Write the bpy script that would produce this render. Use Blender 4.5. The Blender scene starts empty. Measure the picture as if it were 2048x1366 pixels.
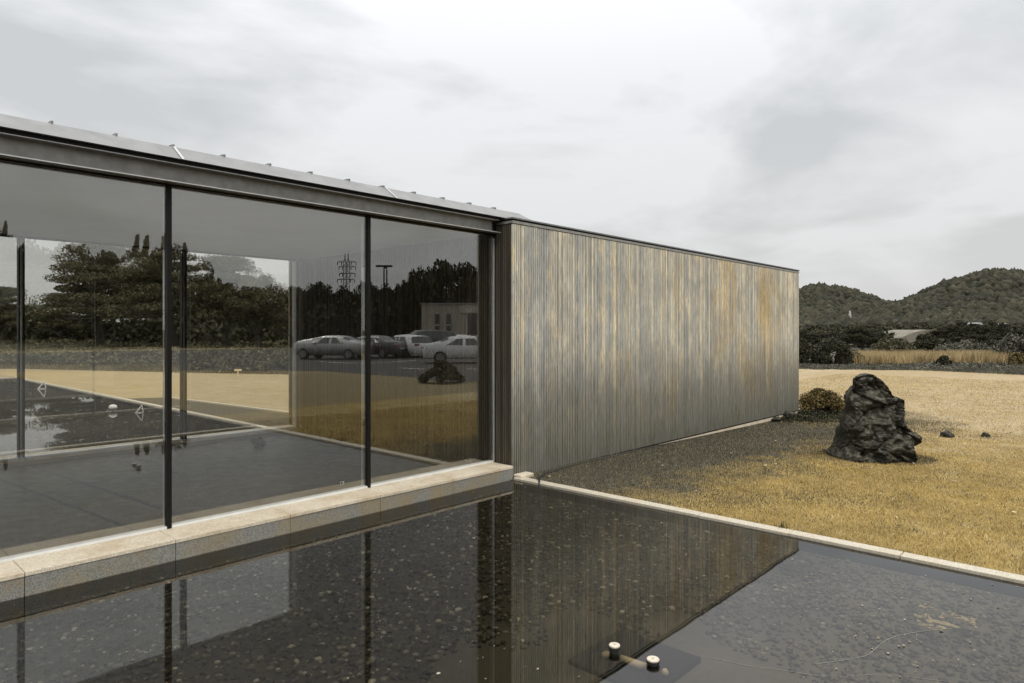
import bpy, bmesh, math, random
import numpy as np
from mathutils import Vector, Matrix, noise
random.seed(7); rng = np.random.default_rng(7)
S = bpy.context.scene
COL = S.collection
R = math.radians

# ------------------------------------------------------------------ camera
# the eye stands at (0,0) on the south edge of the near pool; +X runs along the glass wall, +Y into the building
EYE = 1.70; YAW = 42.73
FX, FY = math.cos(R(YAW)), math.sin(R(YAW)); RX, RY = FY, -FX
FPX = 1340.0; HOR = 663.0
cam_d = bpy.data.cameras.new('camera'); cam = bpy.data.objects.new('camera', cam_d); COL.objects.link(cam)
cam.location = (0, 0, EYE); cam.rotation_euler = (R(90), 0, R(YAW - 90))
cam_d.sensor_width = 36; cam_d.lens = 36 * FPX / 2048; cam_d.shift_y = -(683 - HOR) / 2048
cam_d.clip_start = 0.05; cam_d.clip_end = 6000
S.camera = cam

def at(px, py=None, depth=None, z=0.0):
    """world x, y (and depth) of a photo column at a depth, or where that photo point meets height z"""
    u = (px - 1024) / FPX
    if depth is None: depth = (EYE - z) * FPX / (py - HOR)
    return depth * (FX + u * RX), depth * (FY + u * RY)
GLASS_Y = 5.548
def mir(px, py=None, depth=None, z=0.0):
    """the place south of the glass wall that the pane mirrors at that photo column"""
    x, y = at(px, py, depth, z); return x, 2 * GLASS_Y - y
def hgt(py, depth): return EYE + (HOR - py) / FPX * depth

# ------------------------------------------------------------------ world, sun, exposure
W = bpy.data.worlds.new('World'); S.world = W; W.use_nodes = True
nt = W.node_tree; nt.nodes.clear()
def N(t, **k):
    n = nt.nodes.new(t)
    for a, v in k.items(): setattr(n, a, v)
    return n
SUN_EL, SUN_AZ = 52, 205      # degrees; azimuth of the sun measured clockwise from +Y
sky = N('ShaderNodeTexSky', sky_type='NISHITA'); sky.sun_disc = False
sky.sun_elevation = R(SUN_EL); sky.sun_rotation = R(SUN_AZ); sky.air_density = 1.2; sky.dust_density = 3
tc = N('ShaderNodeTexCoord'); sep = N('ShaderNodeSeparateXYZ'); nt.links.new(tc.outputs['Generated'], sep.inputs[0])
zz = N('ShaderNodeMath', operation='MAXIMUM'); zz.inputs[1].default_value = 0.0; nt.links.new(sep.outputs[2], zz.inputs[0])
za = N('ShaderNodeMath', operation='ADD'); za.inputs[1].default_value = 0.22; nt.links.new(zz.outputs[0], za.inputs[0])
dv = N('ShaderNodeVectorMath', operation='SCALE'); iv = N('ShaderNodeMath', operation='DIVIDE'); iv.inputs[0].default_value = 1
nt.links.new(za.outputs[0], iv.inputs[1]); nt.links.new(tc.outputs['Generated'], dv.inputs[0]); nt.links.new(iv.outputs[0], dv.inputs['Scale'])
mp = N('ShaderNodeMapping'); mp.inputs['Location'].default_value = (15.1147, 18.5931, 8.4784); mp.inputs['Scale'].default_value = (1.0, 1.0, 1.0)
nt.links.new(dv.outputs[0], mp.inputs[0])
n1 = N('ShaderNodeTexNoise'); n1.inputs['Scale'].default_value = 1.15; n1.inputs['Detail'].default_value = 7; n1.inputs['Roughness'].default_value = 0.52
n1.inputs['Distortion'].default_value = 0.35
nt.links.new(mp.outputs[0], n1.inputs['Vector'])
rp = N('ShaderNodeValToRGB'); e = rp.color_ramp.elements
e[0].position = 0.38; e[0].color = (0.62, 0.65, 0.67, 1); e[1].position = 0.55; e[1].color = (0.95, 0.96, 0.99, 1)
nt.links.new(n1.outputs[0], rp.inputs[0])
hz = N('ShaderNodeValToRGB'); e = hz.color_ramp.elements
e[0].position = 0.0; e[0].color = (1, 1, 1, 1); e[1].position = 0.40; e[1].color = (0, 0, 0, 1)
nt.links.new(zz.outputs[0], hz.inputs[0])
hm = N('ShaderNodeMath', operation='MULTIPLY'); hm.inputs[1].default_value = 0.85; nt.links.new(hz.outputs[0], hm.inputs[0])
mx = N('ShaderNodeMix', data_type='RGBA'); nt.links.new(hm.outputs[0], mx.inputs[0]); nt.links.new(rp.outputs[0], mx.inputs[6])
mx.inputs[7].default_value = (0.70, 0.70, 0.685, 1)
zg = N('ShaderNodeMapRange', interpolation_type='SMOOTHSTEP'); zg.inputs[1].default_value = 0.30; zg.inputs[2].default_value = 1.0
zg.inputs[3].default_value = 1.0; zg.inputs[4].default_value = 2.1; nt.links.new(zz.outputs[0], zg.inputs[0])   # an overcast sky is brightest overhead
bg1 = N('ShaderNodeBackground'); bg1.inputs[1].default_value = 0.05; nt.links.new(sky.outputs[0], bg1.inputs[0])
bg2 = N('ShaderNodeBackground'); bg2.inputs[1].default_value = 1.0; nt.links.new(mx.outputs[2], bg2.inputs[0]); nt.links.new(zg.outputs[0], bg2.inputs[1])
ms = N('ShaderNodeMixShader'); ms.inputs[0].default_value = 0.95
nt.links.new(bg1.outputs[0], ms.inputs[1]); nt.links.new(bg2.outputs[0], ms.inputs[2])
wo = N('ShaderNodeOutputWorld'); nt.links.new(ms.outputs[0], wo.inputs[0])

sd = bpy.data.lights.new('sun', 'SUN'); sd.energy = 1.4; sd.angle = R(18); sd.color = (1, 0.95, 0.87)
sun = bpy.data.objects.new('sun', sd); COL.objects.link(sun)
sx, sy, sz = math.sin(R(SUN_AZ)) * math.cos(R(SUN_EL)), math.cos(R(SUN_AZ)) * math.cos(R(SUN_EL)), math.sin(R(SUN_EL))
sun.rotation_euler = Vector((sx, sy, sz)).to_track_quat('Z', 'Y').to_euler(); sun.location = (0, 0, 30)
S.view_settings.view_transform = 'Standard'; S.view_settings.look = 'None'
S.view_settings.exposure = 0.0; S.view_settings.gamma = 1.0; S.view_settings.use_curve_mapping = False
S.cycles.max_bounces = 10; S.cycles.transparent_max_bounces = 24; S.cycles.glossy_bounces = 6
S.cycles.caustics_reflective = False; S.cycles.caustics_refractive = False

# ------------------------------------------------------------------ object helpers
def link(name, me, m=None, parent=None, loc=None, smooth=False):
    o = bpy.data.objects.new(name, me); COL.objects.link(o)
    if m is not None and me is not None:
        for q in (m if isinstance(m, (list, tuple)) else [m]): me.materials.append(q)
    if smooth: me.shade_smooth()
    if parent: o.parent = parent
    if loc: o.location = loc
    return o
def tag(o, label=None, cat=None, group=None, kind=None):
    if label: o['label'] = label
    if cat: o['category'] = cat
    if group: o['group'] = group
    if kind: o['kind'] = kind
    return o
def empty(name, loc, label, cat, group=None, rz=0.0):
    o = bpy.data.objects.new(name, None); COL.objects.link(o); o.location = loc; o.rotation_euler.z = rz
    o.empty_display_size = 0.2
    return tag(o, label, cat, group)
def copy_tree(o, loc, rz=0.0, sc=1.0, label=None):
    r = o.copy(); COL.objects.link(r); r.location = loc; r.rotation_euler.z = rz; r.scale = (sc, sc, sc) if not isinstance(sc, tuple) else sc
    if label: r['label'] = label
    for ch in list(o.children):
        c = ch.copy(); COL.objects.link(c); c.parent = r
        for g in list(ch.children):
            d = g.copy(); COL.objects.link(d); d.parent = c
    return r
def npmesh(name, V, F, smooth=False):
    """V (n,3), F (m,k) numpy"""
    me = bpy.data.meshes.new(name); V = np.asarray(V, np.float32); F = np.asarray(F, np.int32)
    me.vertices.add(len(V)); me.vertices.foreach_set('co', V.ravel())
    k = F.shape[1]; me.loops.add(F.size); me.loops.foreach_set('vertex_index', F.ravel())
    me.polygons.add(len(F)); me.polygons.foreach_set('loop_start', np.arange(0, F.size, k, dtype=np.int32))
    me.update(calc_edges=True)
    if smooth: me.shade_smooth()
    return me
class MB:
    """collects boxes, tubes and polygons, builds one mesh"""
    def __init__(s): s.v = []; s.f = []
    def add(s, v, f):
        b = len(s.v); s.v += [tuple(p) for p in v]; s.f += [tuple(i + b for i in q) for q in f]; return s
    def box(s, x0, x1, y0, y1, z0, z1):
        v = [(x, y, z) for x in (x0, x1) for y in (y0, y1) for z in (z0, z1)]
        return s.add(v, [(0, 1, 3, 2), (4, 6, 7, 5), (0, 4, 5, 1), (2, 3, 7, 6), (0, 2, 6, 4), (1, 5, 7, 3)])
    def prism(s, poly, axis, a, b):
        """poly in the plane normal to axis, extruded a..b"""
        n = len(poly)
        def P(p, t): return {'x': (t, p[0], p[1]), 'y': (p[0], t, p[1]), 'z': (p[0], p[1], t)}[axis]
        v = [P(p, a) for p in poly] + [P(p, b) for p in poly]
        f = [tuple(range(n))[::-1], tuple(range(n, 2 * n))] + [(i, (i + 1) % n, n + (i + 1) % n, n + i) for i in range(n)]
        return s.add(v, f)
    def tube(s, pts, rad, n=8, cap=True):
        pts = [Vector(p) for p in pts]; rings = []
        if not isinstance(rad, (list, tuple)): rad = [rad] * len(pts)
        for i, p in enumerate(pts):
            d = (pts[min(i + 1, len(pts) - 1)] - pts[max(i - 1, 0)]).normalized()
            a = d.orthogonal().normalized() if i == 0 else (pa - d * pa.dot(d)).normalized(); pa = a
            b = d.cross(a)
            rings.append([p + (a * math.cos(2 * math.pi * k / n) + b * math.sin(2 * math.pi * k / n)) * rad[i] for k in range(n)])
        v = [q for r_ in rings for q in r_]; f = []
        for i in range(len(pts) - 1):
            for k in range(n): f.append((i * n + k, i * n + (k + 1) % n, (i + 1) * n + (k + 1) % n, (i + 1) * n + k))
        if cap: f += [tuple(range(n))[::-1], tuple(range((len(pts) - 1) * n, len(pts) * n))]
        return s.add(v, f)
    def lathe(s, prof, n=20, c=(0, 0, 0)):
        v = [(c[0] + r_ * math.cos(2 * math.pi * k / n), c[1] + r_ * math.sin(2 * math.pi * k / n), c[2] + z) for r_, z in prof for k in range(n)]
        f = [(i * n + k, i * n + (k + 1) % n, (i + 1) * n + (k + 1) % n, (i + 1) * n + k) for i in range(len(prof) - 1) for k in range(n)]
        f += [tuple(range(n))[::-1], tuple(range((len(prof) - 1) * n, len(prof) * n))]
        return s.add(v, f)
    def build(s, name, m, parent=None, loc=None, bevel=0, smooth=False):
        me = bpy.data.meshes.new(name); me.from_pydata(s.v, [], s.f); me.update()
        bm = bmesh.new(); bm.from_mesh(me); bmesh.ops.recalc_face_normals(bm, faces=bm.faces)
        if bevel: bmesh.ops.bevel(bm, geom=list(bm.edges), offset=bevel, segments=1, affect='EDGES')
        bm.to_mesh(me); bm.free()
        return link(name, me, m, parent, loc, smooth)

# ------------------------------------------------------------------ material helpers
class MT:
    def __init__(s, name):
        s.m = bpy.data.materials.new(name); s.m.use_nodes = True; s.t = s.m.node_tree; s.t.nodes.clear()
        s.out = s.n('ShaderNodeOutputMaterial')
    def n(s, t, **k):
        x = s.t.nodes.new(t)
        for a, v in k.items(): setattr(x, a, v)
        return x
    def l(s, a, b): s.t.links.new(a, b)
    def pos(s, scale=(1, 1, 1), world=True):
        g = s.n('ShaderNodeNewGeometry') if world else s.n('ShaderNodeTexCoord')
        m = s.n('ShaderNodeMapping'); m.inputs['Scale'].default_value = scale
        s.l(g.outputs['Position' if world else 'Object'], m.inputs[0]); return m.outputs[0]
    def noise(s, vec, scale, detail=4, rough=.55, dist=0):
        x = s.n('ShaderNodeTexNoise'); x.inputs['Scale'].default_value = scale; x.inputs['Detail'].default_value = detail
        x.inputs['Roughness'].default_value = rough; x.inputs['Distortion'].default_value = dist
        if vec: s.l(vec, x.inputs['Vector'])
        return x.outputs[0]
    def ramp(s, fac, stops):
        x = s.n('ShaderNodeValToRGB'); el = x.color_ramp.elements
        while len(el) < len(stops): el.new(0.5)
        for e_, (p, c) in zip(el, stops):
            e_.position = p; e_.color = (c, c, c, 1) if not hasattr(c, '__len__') else tuple(c) + (1,)
        s.l(fac, x.inputs[0]); return x.outputs[0]
    def math(s, op, a, b=None, clamp=False):
        x = s.n('ShaderNodeMath', operation=op); x.use_clamp = clamp
        for i, q in enumerate((a, b)):
            if q is None: continue
            if isinstance(q, (int, float)): x.inputs[i].default_value = q
            else: s.l(q, x.inputs[i])
        return x.outputs[0]
    def mix(s, fac, a, b, blend='MIX'):
        x = s.n('ShaderNodeMix', data_type='RGBA', blend_type=blend)
        for i, q in ((0, fac), (6, a), (7, b)):
            if isinstance(q, (int, float)): x.inputs[i].default_value = q
            elif hasattr(q, '__len__'): x.inputs[i].default_value = tuple(q) + (1,)
            else: s.l(q, x.inputs[i])
        return x.outputs[2]
    def bump(s, h, strength=.3, dist=.01, nrm=None):
        x = s.n('ShaderNodeBump'); x.inputs['Strength'].default_value = strength; x.inputs['Distance'].default_value = dist
        s.l(h, x.inputs['Height']); return x.outputs[0]
    def pbr(s, col, rough=.7, metal=0, nrm=None, spec=.5):
        b = s.n('ShaderNodeBsdfPrincipled')
        if hasattr(col, '__len__'): b.inputs['Base Color'].default_value = tuple(col) + (1,)
        else: s.l(col, b.inputs['Base Color'])
        if isinstance(rough, (int, float)): b.inputs['Roughness'].default_value = rough
        else: s.l(rough, b.inputs['Roughness'])
        b.inputs['Metallic'].default_value = metal; b.inputs['Specular IOR Level'].default_value = spec
        if nrm is not None: s.l(nrm, b.inputs['Normal'])
        s.l(b.outputs[0], s.out.inputs[0]); return s.m
def simple(name, col, rough=.6, metal=0, var=.25, scale=6, bump=0, spec=.5, world=True):
    t = MT(name); p = t.pos(world=world); n_ = t.noise(p, scale, 5)
    c = t.mix(t.ramp(n_, [(.3, 0.0), (.7, 1.0)]), tuple(q * (1 - var) for q in col), tuple(min(1, q * (1 + var)) for q in col))
    nr = t.bump(t.noise(p, scale * 6, 4), bump, .01) if bump else None
    return t.pbr(c, rough, metal, nr, spec)

M = {}
# ---- weathered cedar slats: grey and tan boards, ochre stains, damp splash zone near the ground with a ragged edge, weak bounce off dark ground painted in
t = MT('weathered_timber'); g = t.n('ShaderNodeNewGeometry'); rnd = g.outputs['Random Per Island']
ps = t.pos((1, 1, .30)); sx_ = t.n('ShaderNodeSeparateXYZ'); t.l(g.outputs['Position'], sx_.inputs[0])
base = t.ramp(rnd, [(0, (.18, .18, .168)), (.3, (.29, .29, .275)), (.55, (.36, .345, .29)), (.80, (.52, .44, .30)), (1, (.22, .225, .215))])
pat = t.noise(ps, 2.4, 5, .65)
c = t.mix(t.math('MULTIPLY', t.ramp(pat, [(.38, 0.0), (.62, 1.0)]), .6), base, (.29, .285, .265))
c = t.mix(t.math('MULTIPLY', t.ramp(t.noise(t.pos((1, 1, .3)), 9, 5, .7), [(.52, 0.0), (.66, 1.0)]), .55), c, (.52, .42, .27))
st = t.noise(t.pos((1, 1, .22)), 1.1, 5, .7)
zone = t.ramp(sx_.outputs[2], [(.18, 1.0), (.75, 0.0)])   # metres up the wall, clamped 0..1
c = t.mix(t.math('MULTIPLY', t.ramp(st, [(.51, 0.0), (.64, 1.0)]), .68), c, (.34, .235, .085))
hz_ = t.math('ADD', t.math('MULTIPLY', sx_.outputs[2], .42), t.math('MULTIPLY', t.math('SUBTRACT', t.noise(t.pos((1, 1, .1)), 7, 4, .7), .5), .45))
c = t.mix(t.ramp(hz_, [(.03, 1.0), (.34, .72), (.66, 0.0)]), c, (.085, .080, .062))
fine = t.noise(t.pos((1, 1, .06)), 90, 3, .6)
c = t.mix(.6, c, t.mix(t.ramp(fine, [(.35, 0.0), (.65, 1.0)]), (.30, .30, .30), (1.1, 1.1, 1.1)), 'MULTIPLY')
c = t.mix(1.0, c, (2.1, 2.1, 2.04), 'MULTIPLY')
kn = t.ramp(t.noise(t.pos((1, 1, .35)), 26, 4, .75), [(.64, 0.0), (.70, 1.0)])
c = t.mix(t.math('MULTIPLY', kn, .65), c, (.13, .125, .105))
c = t.mix(t.math('MULTIPLY', t.ramp(t.noise(t.pos((1, 1, .6)), 3.0, 6, .7), [(.40, 1.0), (.60, 0.0)]), .35), c, (.20, .20, .185))
M['timber'] = t.pbr(c, .85, 0, t.bump(fine, .4, .004), .2)
t = MT('shaded_timber'); g = t.n('ShaderNodeNewGeometry')  # darker slat copy: shade of the recessed side and inner wall painted in
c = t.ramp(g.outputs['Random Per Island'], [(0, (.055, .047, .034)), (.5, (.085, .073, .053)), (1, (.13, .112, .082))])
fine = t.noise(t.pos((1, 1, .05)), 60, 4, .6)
M['timber_shade'] = t.pbr(t.mix(.6, c, t.mix(t.ramp(fine, [(.35, 0.0), (.65, 1.0)]), (.4, .4, .4), (1, 1, 1)), 'MULTIPLY'), .8, 0, t.bump(fine, .4, .004), .2)
M['backing'] = simple('dark_membrane', (.025, .023, .020), .9)
M['zinc'] = simple('weathered_zinc', (.26, .265, .26), .42, .75, .18, 9, .05)
M['roofmetal'] = simple('roof_sheet_metal', (.25, .25, .238), .5, .15, .15, 5, .05)
M['steel'] = simple('painted_grey_steel', (.27, .265, .24), .45, .2, .2, 12, .04)
M['darksteel'] = simple('dark_anodised_steel', (.010, .0095, .008), .5, .0, .2, 12)
M['algae'] = simple('algae_coated_stone', (.018, .017, .011), .8, 0, .4, 8)
M['alu'] = simple('satin_aluminium', (.55, .55, .53), .35, .6, .1, 20)
M['alu_w'] = simple('pale_coated_track', (.72, .72, .69), .5, 0, .08, 10)
M['ceiling'] = simple('painted_ceiling_board', (.82, .82, .79), .8, 0, .05, 2)
M['darksteel'].node_tree.nodes['Principled BSDF'].inputs['Specular IOR Level'].default_value = .15
t = MT('polished_concrete_floor'); p = t.pos()
M['floor'] = t.pbr(t.mix(t.noise(p, 1.5, 5), (.045, .038, .022), (.085, .073, .044)), t.ramp(t.noise(p, 8, 4), [(.3, .38), (.7, .55)]), 0, None, .06)
# granite
def granite(name, a, b, stain):
    t = MT(name); p = t.pos(); v = t.n('ShaderNodeTexVoronoi'); v.inputs['Scale'].default_value = 210; t.l(p, v.inputs['Vector'])
    sp = t.ramp(t.math('MULTIPLY', v.outputs['Color'], 1.0), [(.2, a), (.8, b)])
    big = t.noise(p, 3.2, 6, .65)
    c = t.mix(t.ramp(big, [(.45, 0.0), (.65, .75)]), sp, stain)
    c = t.mix(t.math('MULTIPLY', t.ramp(t.noise(p, 60, 3), [(.5, 0.0), (.7, 1.0)]), .4), c, tuple(q * .45 for q in a))
    return t.pbr(c, .6, 0, t.bump(t.noise(p, 150, 3), .25, .003), .4)
M['coping'] = granite('honed_granite_coping', (.58, .50, .37), (.82, .73, .57), (.50, .39, .24))
M['facing'] = granite('rough_granite_facing', (.15, .15, .13), (.34, .33, .285), (.30, .23, .12))
M['kerb'] = granite('granite_kerb', (.42, .37, .28), (.66, .61, .49), (.52, .43, .30))
# glass panes: clear tinted glass, mirrored in part, stronger at grazing angles
t = MT('coated_glass')
lw = t.n('ShaderNodeLayerWeight'); lw.inputs[0].default_value = .5
f5 = t.math('POWER', lw.outputs['Facing'], 4.0); fr = t.math('ADD', t.math('MULTIPLY', f5, .82), .14, True)
tr = t.n('ShaderNodeBsdfTransparent'); tr.inputs[0].default_value = (.99, .99, .975, 1)
gl = t.n('ShaderNodeBsdfGlossy'); gl.inputs['Roughness'].default_value = 0.0; gl.inputs[0].default_value = (.94, .95, .93, 1)
mxs = t.n('ShaderNodeMixShader'); t.l(fr, mxs.inputs[0]); t.l(tr.outputs[0], mxs.inputs[1]); t.l(gl.outputs[0], mxs.inputs[2]); t.l(mxs.outputs[0], t.out.inputs[0])
M['glass'] = t.m
# water: real Fresnel mirror over a clear brownish body
t = MT('pool_water'); p = t.pos((1, 1, 1))
w1 = t.noise(p, 2.2, 2, .5)
nb = t.bump(w1, .018, .02)
fn = t.n('ShaderNodeFresnel'); fn.inputs[0].default_value = 1.50; t.l(nb, fn.inputs['Normal'])
tr = t.n('ShaderNodeBsdfTransparent'); tr.inputs[0].default_value = (.70, .66, .55, 1)
gl = t.n('ShaderNodeBsdfGlossy'); gl.inputs['Roughness'].default_value = 0.0; gl.inputs[0].default_value = (1, 1, 1, 1); t.l(nb, gl.inputs['Normal'])
mxs = t.n('ShaderNodeMixShader'); t.l(fn.outputs[0], mxs.inputs[0]); t.l(tr.outputs[0], mxs.inputs[1]); t.l(gl.outputs[0], mxs.inputs[2]); t.l(mxs.outputs[0], t.out.inputs[0])
M['water'] = t.m
t = MT('pool_silt'); p = t.pos(); vd = t.n('ShaderNodeVectorMath', operation='DISTANCE'); t.l(p, vd.inputs[0]); vd.inputs[1].default_value = (2.75, 1.75, -.1)
sf = t.ramp(t.math('ADD', vd.outputs['Value'], t.math('MULTIPLY', t.noise(p, 2.5, 5, .65), .7)), [(.0, 1.0), (.95, 1.0), (1.0, 0.0)])
sf = t.math('LESS_THAN', t.math('ADD', vd.outputs['Value'], t.math('MULTIPLY', t.noise(p, 2.5, 5, .65), .7)), 1.45)
def sky_sheen(t, p, c, pale):  # paler toward the south: sky sheen of the water painted into bed and pebbles
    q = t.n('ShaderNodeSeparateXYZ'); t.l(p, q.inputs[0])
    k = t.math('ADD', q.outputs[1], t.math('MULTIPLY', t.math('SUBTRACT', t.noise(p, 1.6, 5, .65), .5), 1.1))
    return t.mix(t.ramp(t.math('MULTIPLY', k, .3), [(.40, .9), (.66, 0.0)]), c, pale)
M['poolbed'] = t.pbr(sky_sheen(t, p, t.mix(sf, t.mix(t.noise(p, 3, 4), (.018, .016, .011), (.045, .041, .028)), t.mix(t.noise(p, 5, 6, .7), (.035, .032, .023), (.075, .070, .055))), t.mix(t.noise(p, 18, 5, .7), (.13, .127, .112), (.26, .252, .228))), .9)
t = MT('river_pebble'); g = t.n('ShaderNodeNewGeometry')
c = t.ramp(g.outputs['Random Per Island'], [(0, (.012, .011, .008)), (.5, (.035, .033, .024)), (.82, (.10, .095, .072)), (.95, (.22, .21, .175)), (1, (.50, .48, .41))])
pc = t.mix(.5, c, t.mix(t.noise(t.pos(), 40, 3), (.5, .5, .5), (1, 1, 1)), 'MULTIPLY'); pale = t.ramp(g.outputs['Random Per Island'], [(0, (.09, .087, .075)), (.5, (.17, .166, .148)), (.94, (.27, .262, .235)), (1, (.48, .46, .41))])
M['pebble'] = t.pbr(sky_sheen(t, t.pos(), pc, pale), .7)
# lawn soil under the dry blades
t = MT('dry_lawn'); p = t.pos()
big = t.noise(p, .22, 5, .6); mid = t.noise(p, 2.2, 5, .65); fin = t.noise(p, 60, 3, .7)
c = t.mix(t.ramp(big, [(.35, 0.0), (.65, 1.0)]), (.42, .33, .19), (.50, .41, .265))
c = t.mix(t.math('MULTIPLY', t.ramp(mid, [(.42, 1.0), (.56, 0.0)]), .45), c, (.34, .25, .12))
sxy = t.n('ShaderNodeSeparateXYZ'); t.l(p, sxy.inputs[0])
nz = t.math('ADD', sxy.outputs[0], t.math('MULTIPLY', t.math('SUBTRACT', t.noise(p, .35, 5, .65), .5), 9.0))
c = t.mix(t.math('MULTIPLY', t.ramp(t.math('MULTIPLY', nz, .05), [(.48, .95), (.72, 0.0)]), t.math('LESS_THAN', sxy.outputs[1], 8.0)), c, t.mix(t.ramp(mid, [(.35, 0.0), (.65, 1.0)]), (.27, .195, .07), (.42, .305, .115)))
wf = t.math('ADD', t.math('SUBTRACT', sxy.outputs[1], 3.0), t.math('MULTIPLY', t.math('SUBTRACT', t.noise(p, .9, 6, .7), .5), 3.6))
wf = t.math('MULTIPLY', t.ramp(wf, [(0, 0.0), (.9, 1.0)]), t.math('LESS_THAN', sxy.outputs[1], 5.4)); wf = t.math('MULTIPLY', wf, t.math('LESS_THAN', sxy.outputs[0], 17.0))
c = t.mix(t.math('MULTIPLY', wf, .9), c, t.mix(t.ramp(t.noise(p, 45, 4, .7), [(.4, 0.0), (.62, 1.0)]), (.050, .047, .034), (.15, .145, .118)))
c = t.mix(t.math('MULTIPLY', t.math('LESS_THAN', sxy.outputs[1], -2.5), .75), c, (.21, .175, .105))
c = t.mix(.55, c, t.mix(t.ramp(fin, [(.35, 0.0), (.65, 1.0)]), (.62, .60, .56), (1, 1, 1)), 'MULTIPLY')
M['lawn'] = t.pbr(c, .95, 0, t.bump(fin, .8, .02), .1)
def leafmat(name, stops, trans=.25, patch=.8):
    t = MT(name); g = t.n('ShaderNodeNewGeometry')
    c = t.ramp(g.outputs['Random Per Island'], stops)
    c = t.mix(.6, c, t.mix(t.ramp(t.noise(t.pos(), patch, 3), [(.35, 0.0), (.65, 1.0)]), (.55, .55, .55), (1.25, 1.25, 1.2)), 'MULTIPLY')
    t.pbr(c, .8, 0, None, .15); return t.m
M['blade'] = leafmat('dry_grass_blade', [(0, (.055, .048, .030)), (.14, (.26, .19, .065)), (.5, (.50, .355, .11)), (.88, (.62, .46, .17)), (1, (.78, .66, .42))])
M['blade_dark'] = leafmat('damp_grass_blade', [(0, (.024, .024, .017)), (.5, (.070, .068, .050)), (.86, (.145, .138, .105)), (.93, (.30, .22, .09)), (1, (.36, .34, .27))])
M['pine'] = leafmat('pine_foliage', [(0, (.034, .034, .018)), (.6, (.092, .086, .046)), (1, (.18, .16, .088))])
M['leafdark'] = leafmat('evergreen_leaves', [(0, (.018, .019, .011)), (.6, (.038, .038, .021)), (1, (.075, .07, .038))])
M['leafscrub'] = leafmat('scrub_blades', [(0, (.02, .018, .01)), (.5, (.050, .043, .024)), (.9, (.10, .082, .044)), (1, (.20, .16, .09))])
M['leafolive'] = leafmat('olive_leaves', [(0, (.05, .05, .028)), (.6, (.095, .09, .052)), (1, (.17, .15, .085))])
M['leafgrey'] = leafmat('greygreen_leaves', [(0, (.06, .06, .045)), (.6, (.12, .115, .085)), (1, (.22, .21, .165))])
M['leafochre'] = leafmat('ochre_shrub_leaves', [(0, (.03, .027, .014)), (.5, (.12, .09, .035)), (1, (.30, .21, .08))])
M['reed'] = leafmat('dry_reed', [(0, (.22, .16, .07)), (.6, (.48, .36, .18)), (1, (.68, .56, .36))])
M['bark'] = simple('pine_bark', (.045, .036, .027), .9, 0, .4, 14, .5)
t = MT('basalt_boulder'); p = t.pos(world=False)
a = t.noise(p, 3.0, 8, .68, .4); b = t.noise(p, 14, 6, .7)
c = t.mix(t.ramp(a, [(.35, 0.0), (.68, 1.0)]), (.010, .0095, .0075), (.048, .044, .033))
c = t.mix(t.math('MULTIPLY', t.ramp(t.noise(p, 5, 6, .7, 1.2), [(.55, 0.0), (.66, 1.0)]), .55), c, (.115, .107, .082))
gn = t.n('ShaderNodeNewGeometry'); sn = t.n('ShaderNodeSeparateXYZ'); t.l(gn.outputs['True Normal'], sn.inputs[0])
lich_light = t.math('MULTIPLY', t.ramp(sn.outputs[2], [(.15, 0.0), (.75, 1.0)]), t.ramp(b, [(.42, 0.0), (.6, 1.0)]))
c = t.mix(t.math('MULTIPLY', lich_light, .8), c, (.15, .138, .105))     # lichen plus highlights painted on the upper faces
M['rock'] = t.pbr(c, .85, 0, t.bump(t.math('ADD', a, t.math('MULTIPLY', b, .5)), .9, .03), .12)
M['asphalt'] = simple('asphalt', (.055, .052, .046), .9, 0, .2, 3, .2)
M['white_line'] = simple('road_paint', (.62, .62, .58), .8, 0, .1, 4)
M['stucco'] = simple('beige_stucco', (.34, .31, .25), .9, 0, .1, 2, .1)
M['paving'] = simple('dark_stone_paving', (.045, .041, .033), .8, 0, .2, 3, .2)
M['bank'] = simple('rough_grass_bank', (.060, .053, .030), .95, 0, .45, .8, .6)
M['bed_soil'] = simple('shaded_soil', (.09, .078, .05), .95, 0, .4, 4, .5)

# ------------------------------------------------------------------ terrain
LAWN_EDGE = np.array([(-90, 52), (-12, 41), (0, 39.2), (6.4, 36.7), (10.2, 30.5), (13.7, 25.2), (18.5, 20.6), (24.5, 16.4), (31.6, 11.4), (34.2, 6.8),
                      (33.2, 3.0), (34, -3), (78, -8), (82, -70), (-90, -70)], float)
def edge_dist(X, Y):
    """distance outside the lawn outline (0 inside)"""
    d = np.full(X.shape, 1e9); inside = np.zeros(X.shape, bool); n = len(LAWN_EDGE)
    for i in range(n):
        a, b = LAWN_EDGE[i], LAWN_EDGE[(i + 1) % n]; ab = b - a
        tt = np.clip(((X - a[0]) * ab[0] + (Y - a[1]) * ab[1]) / (ab @ ab), 0, 1)
        d = np.minimum(d, np.hypot(X - a[0] - tt * ab[0], Y - a[1] - tt * ab[1]))
        cnd = ((a[1] > Y) != (b[1] > Y)); xin = (b[0] - a[0]) * (Y - a[1]) / (b[1] - a[1] + 1e-12) + a[0]
        inside ^= cnd & (X < xin)
    return np.where(inside, 0, d)
def vnoise(X, Y, s, seed=0):
    out = np.empty(X.size)
    for i, (x, y) in enumerate(zip(X.ravel(), Y.ravel())): out[i] = noise.noise(Vector((x * s, y * s, seed * 7.3)))
    return out.reshape(X.shape)
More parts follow.
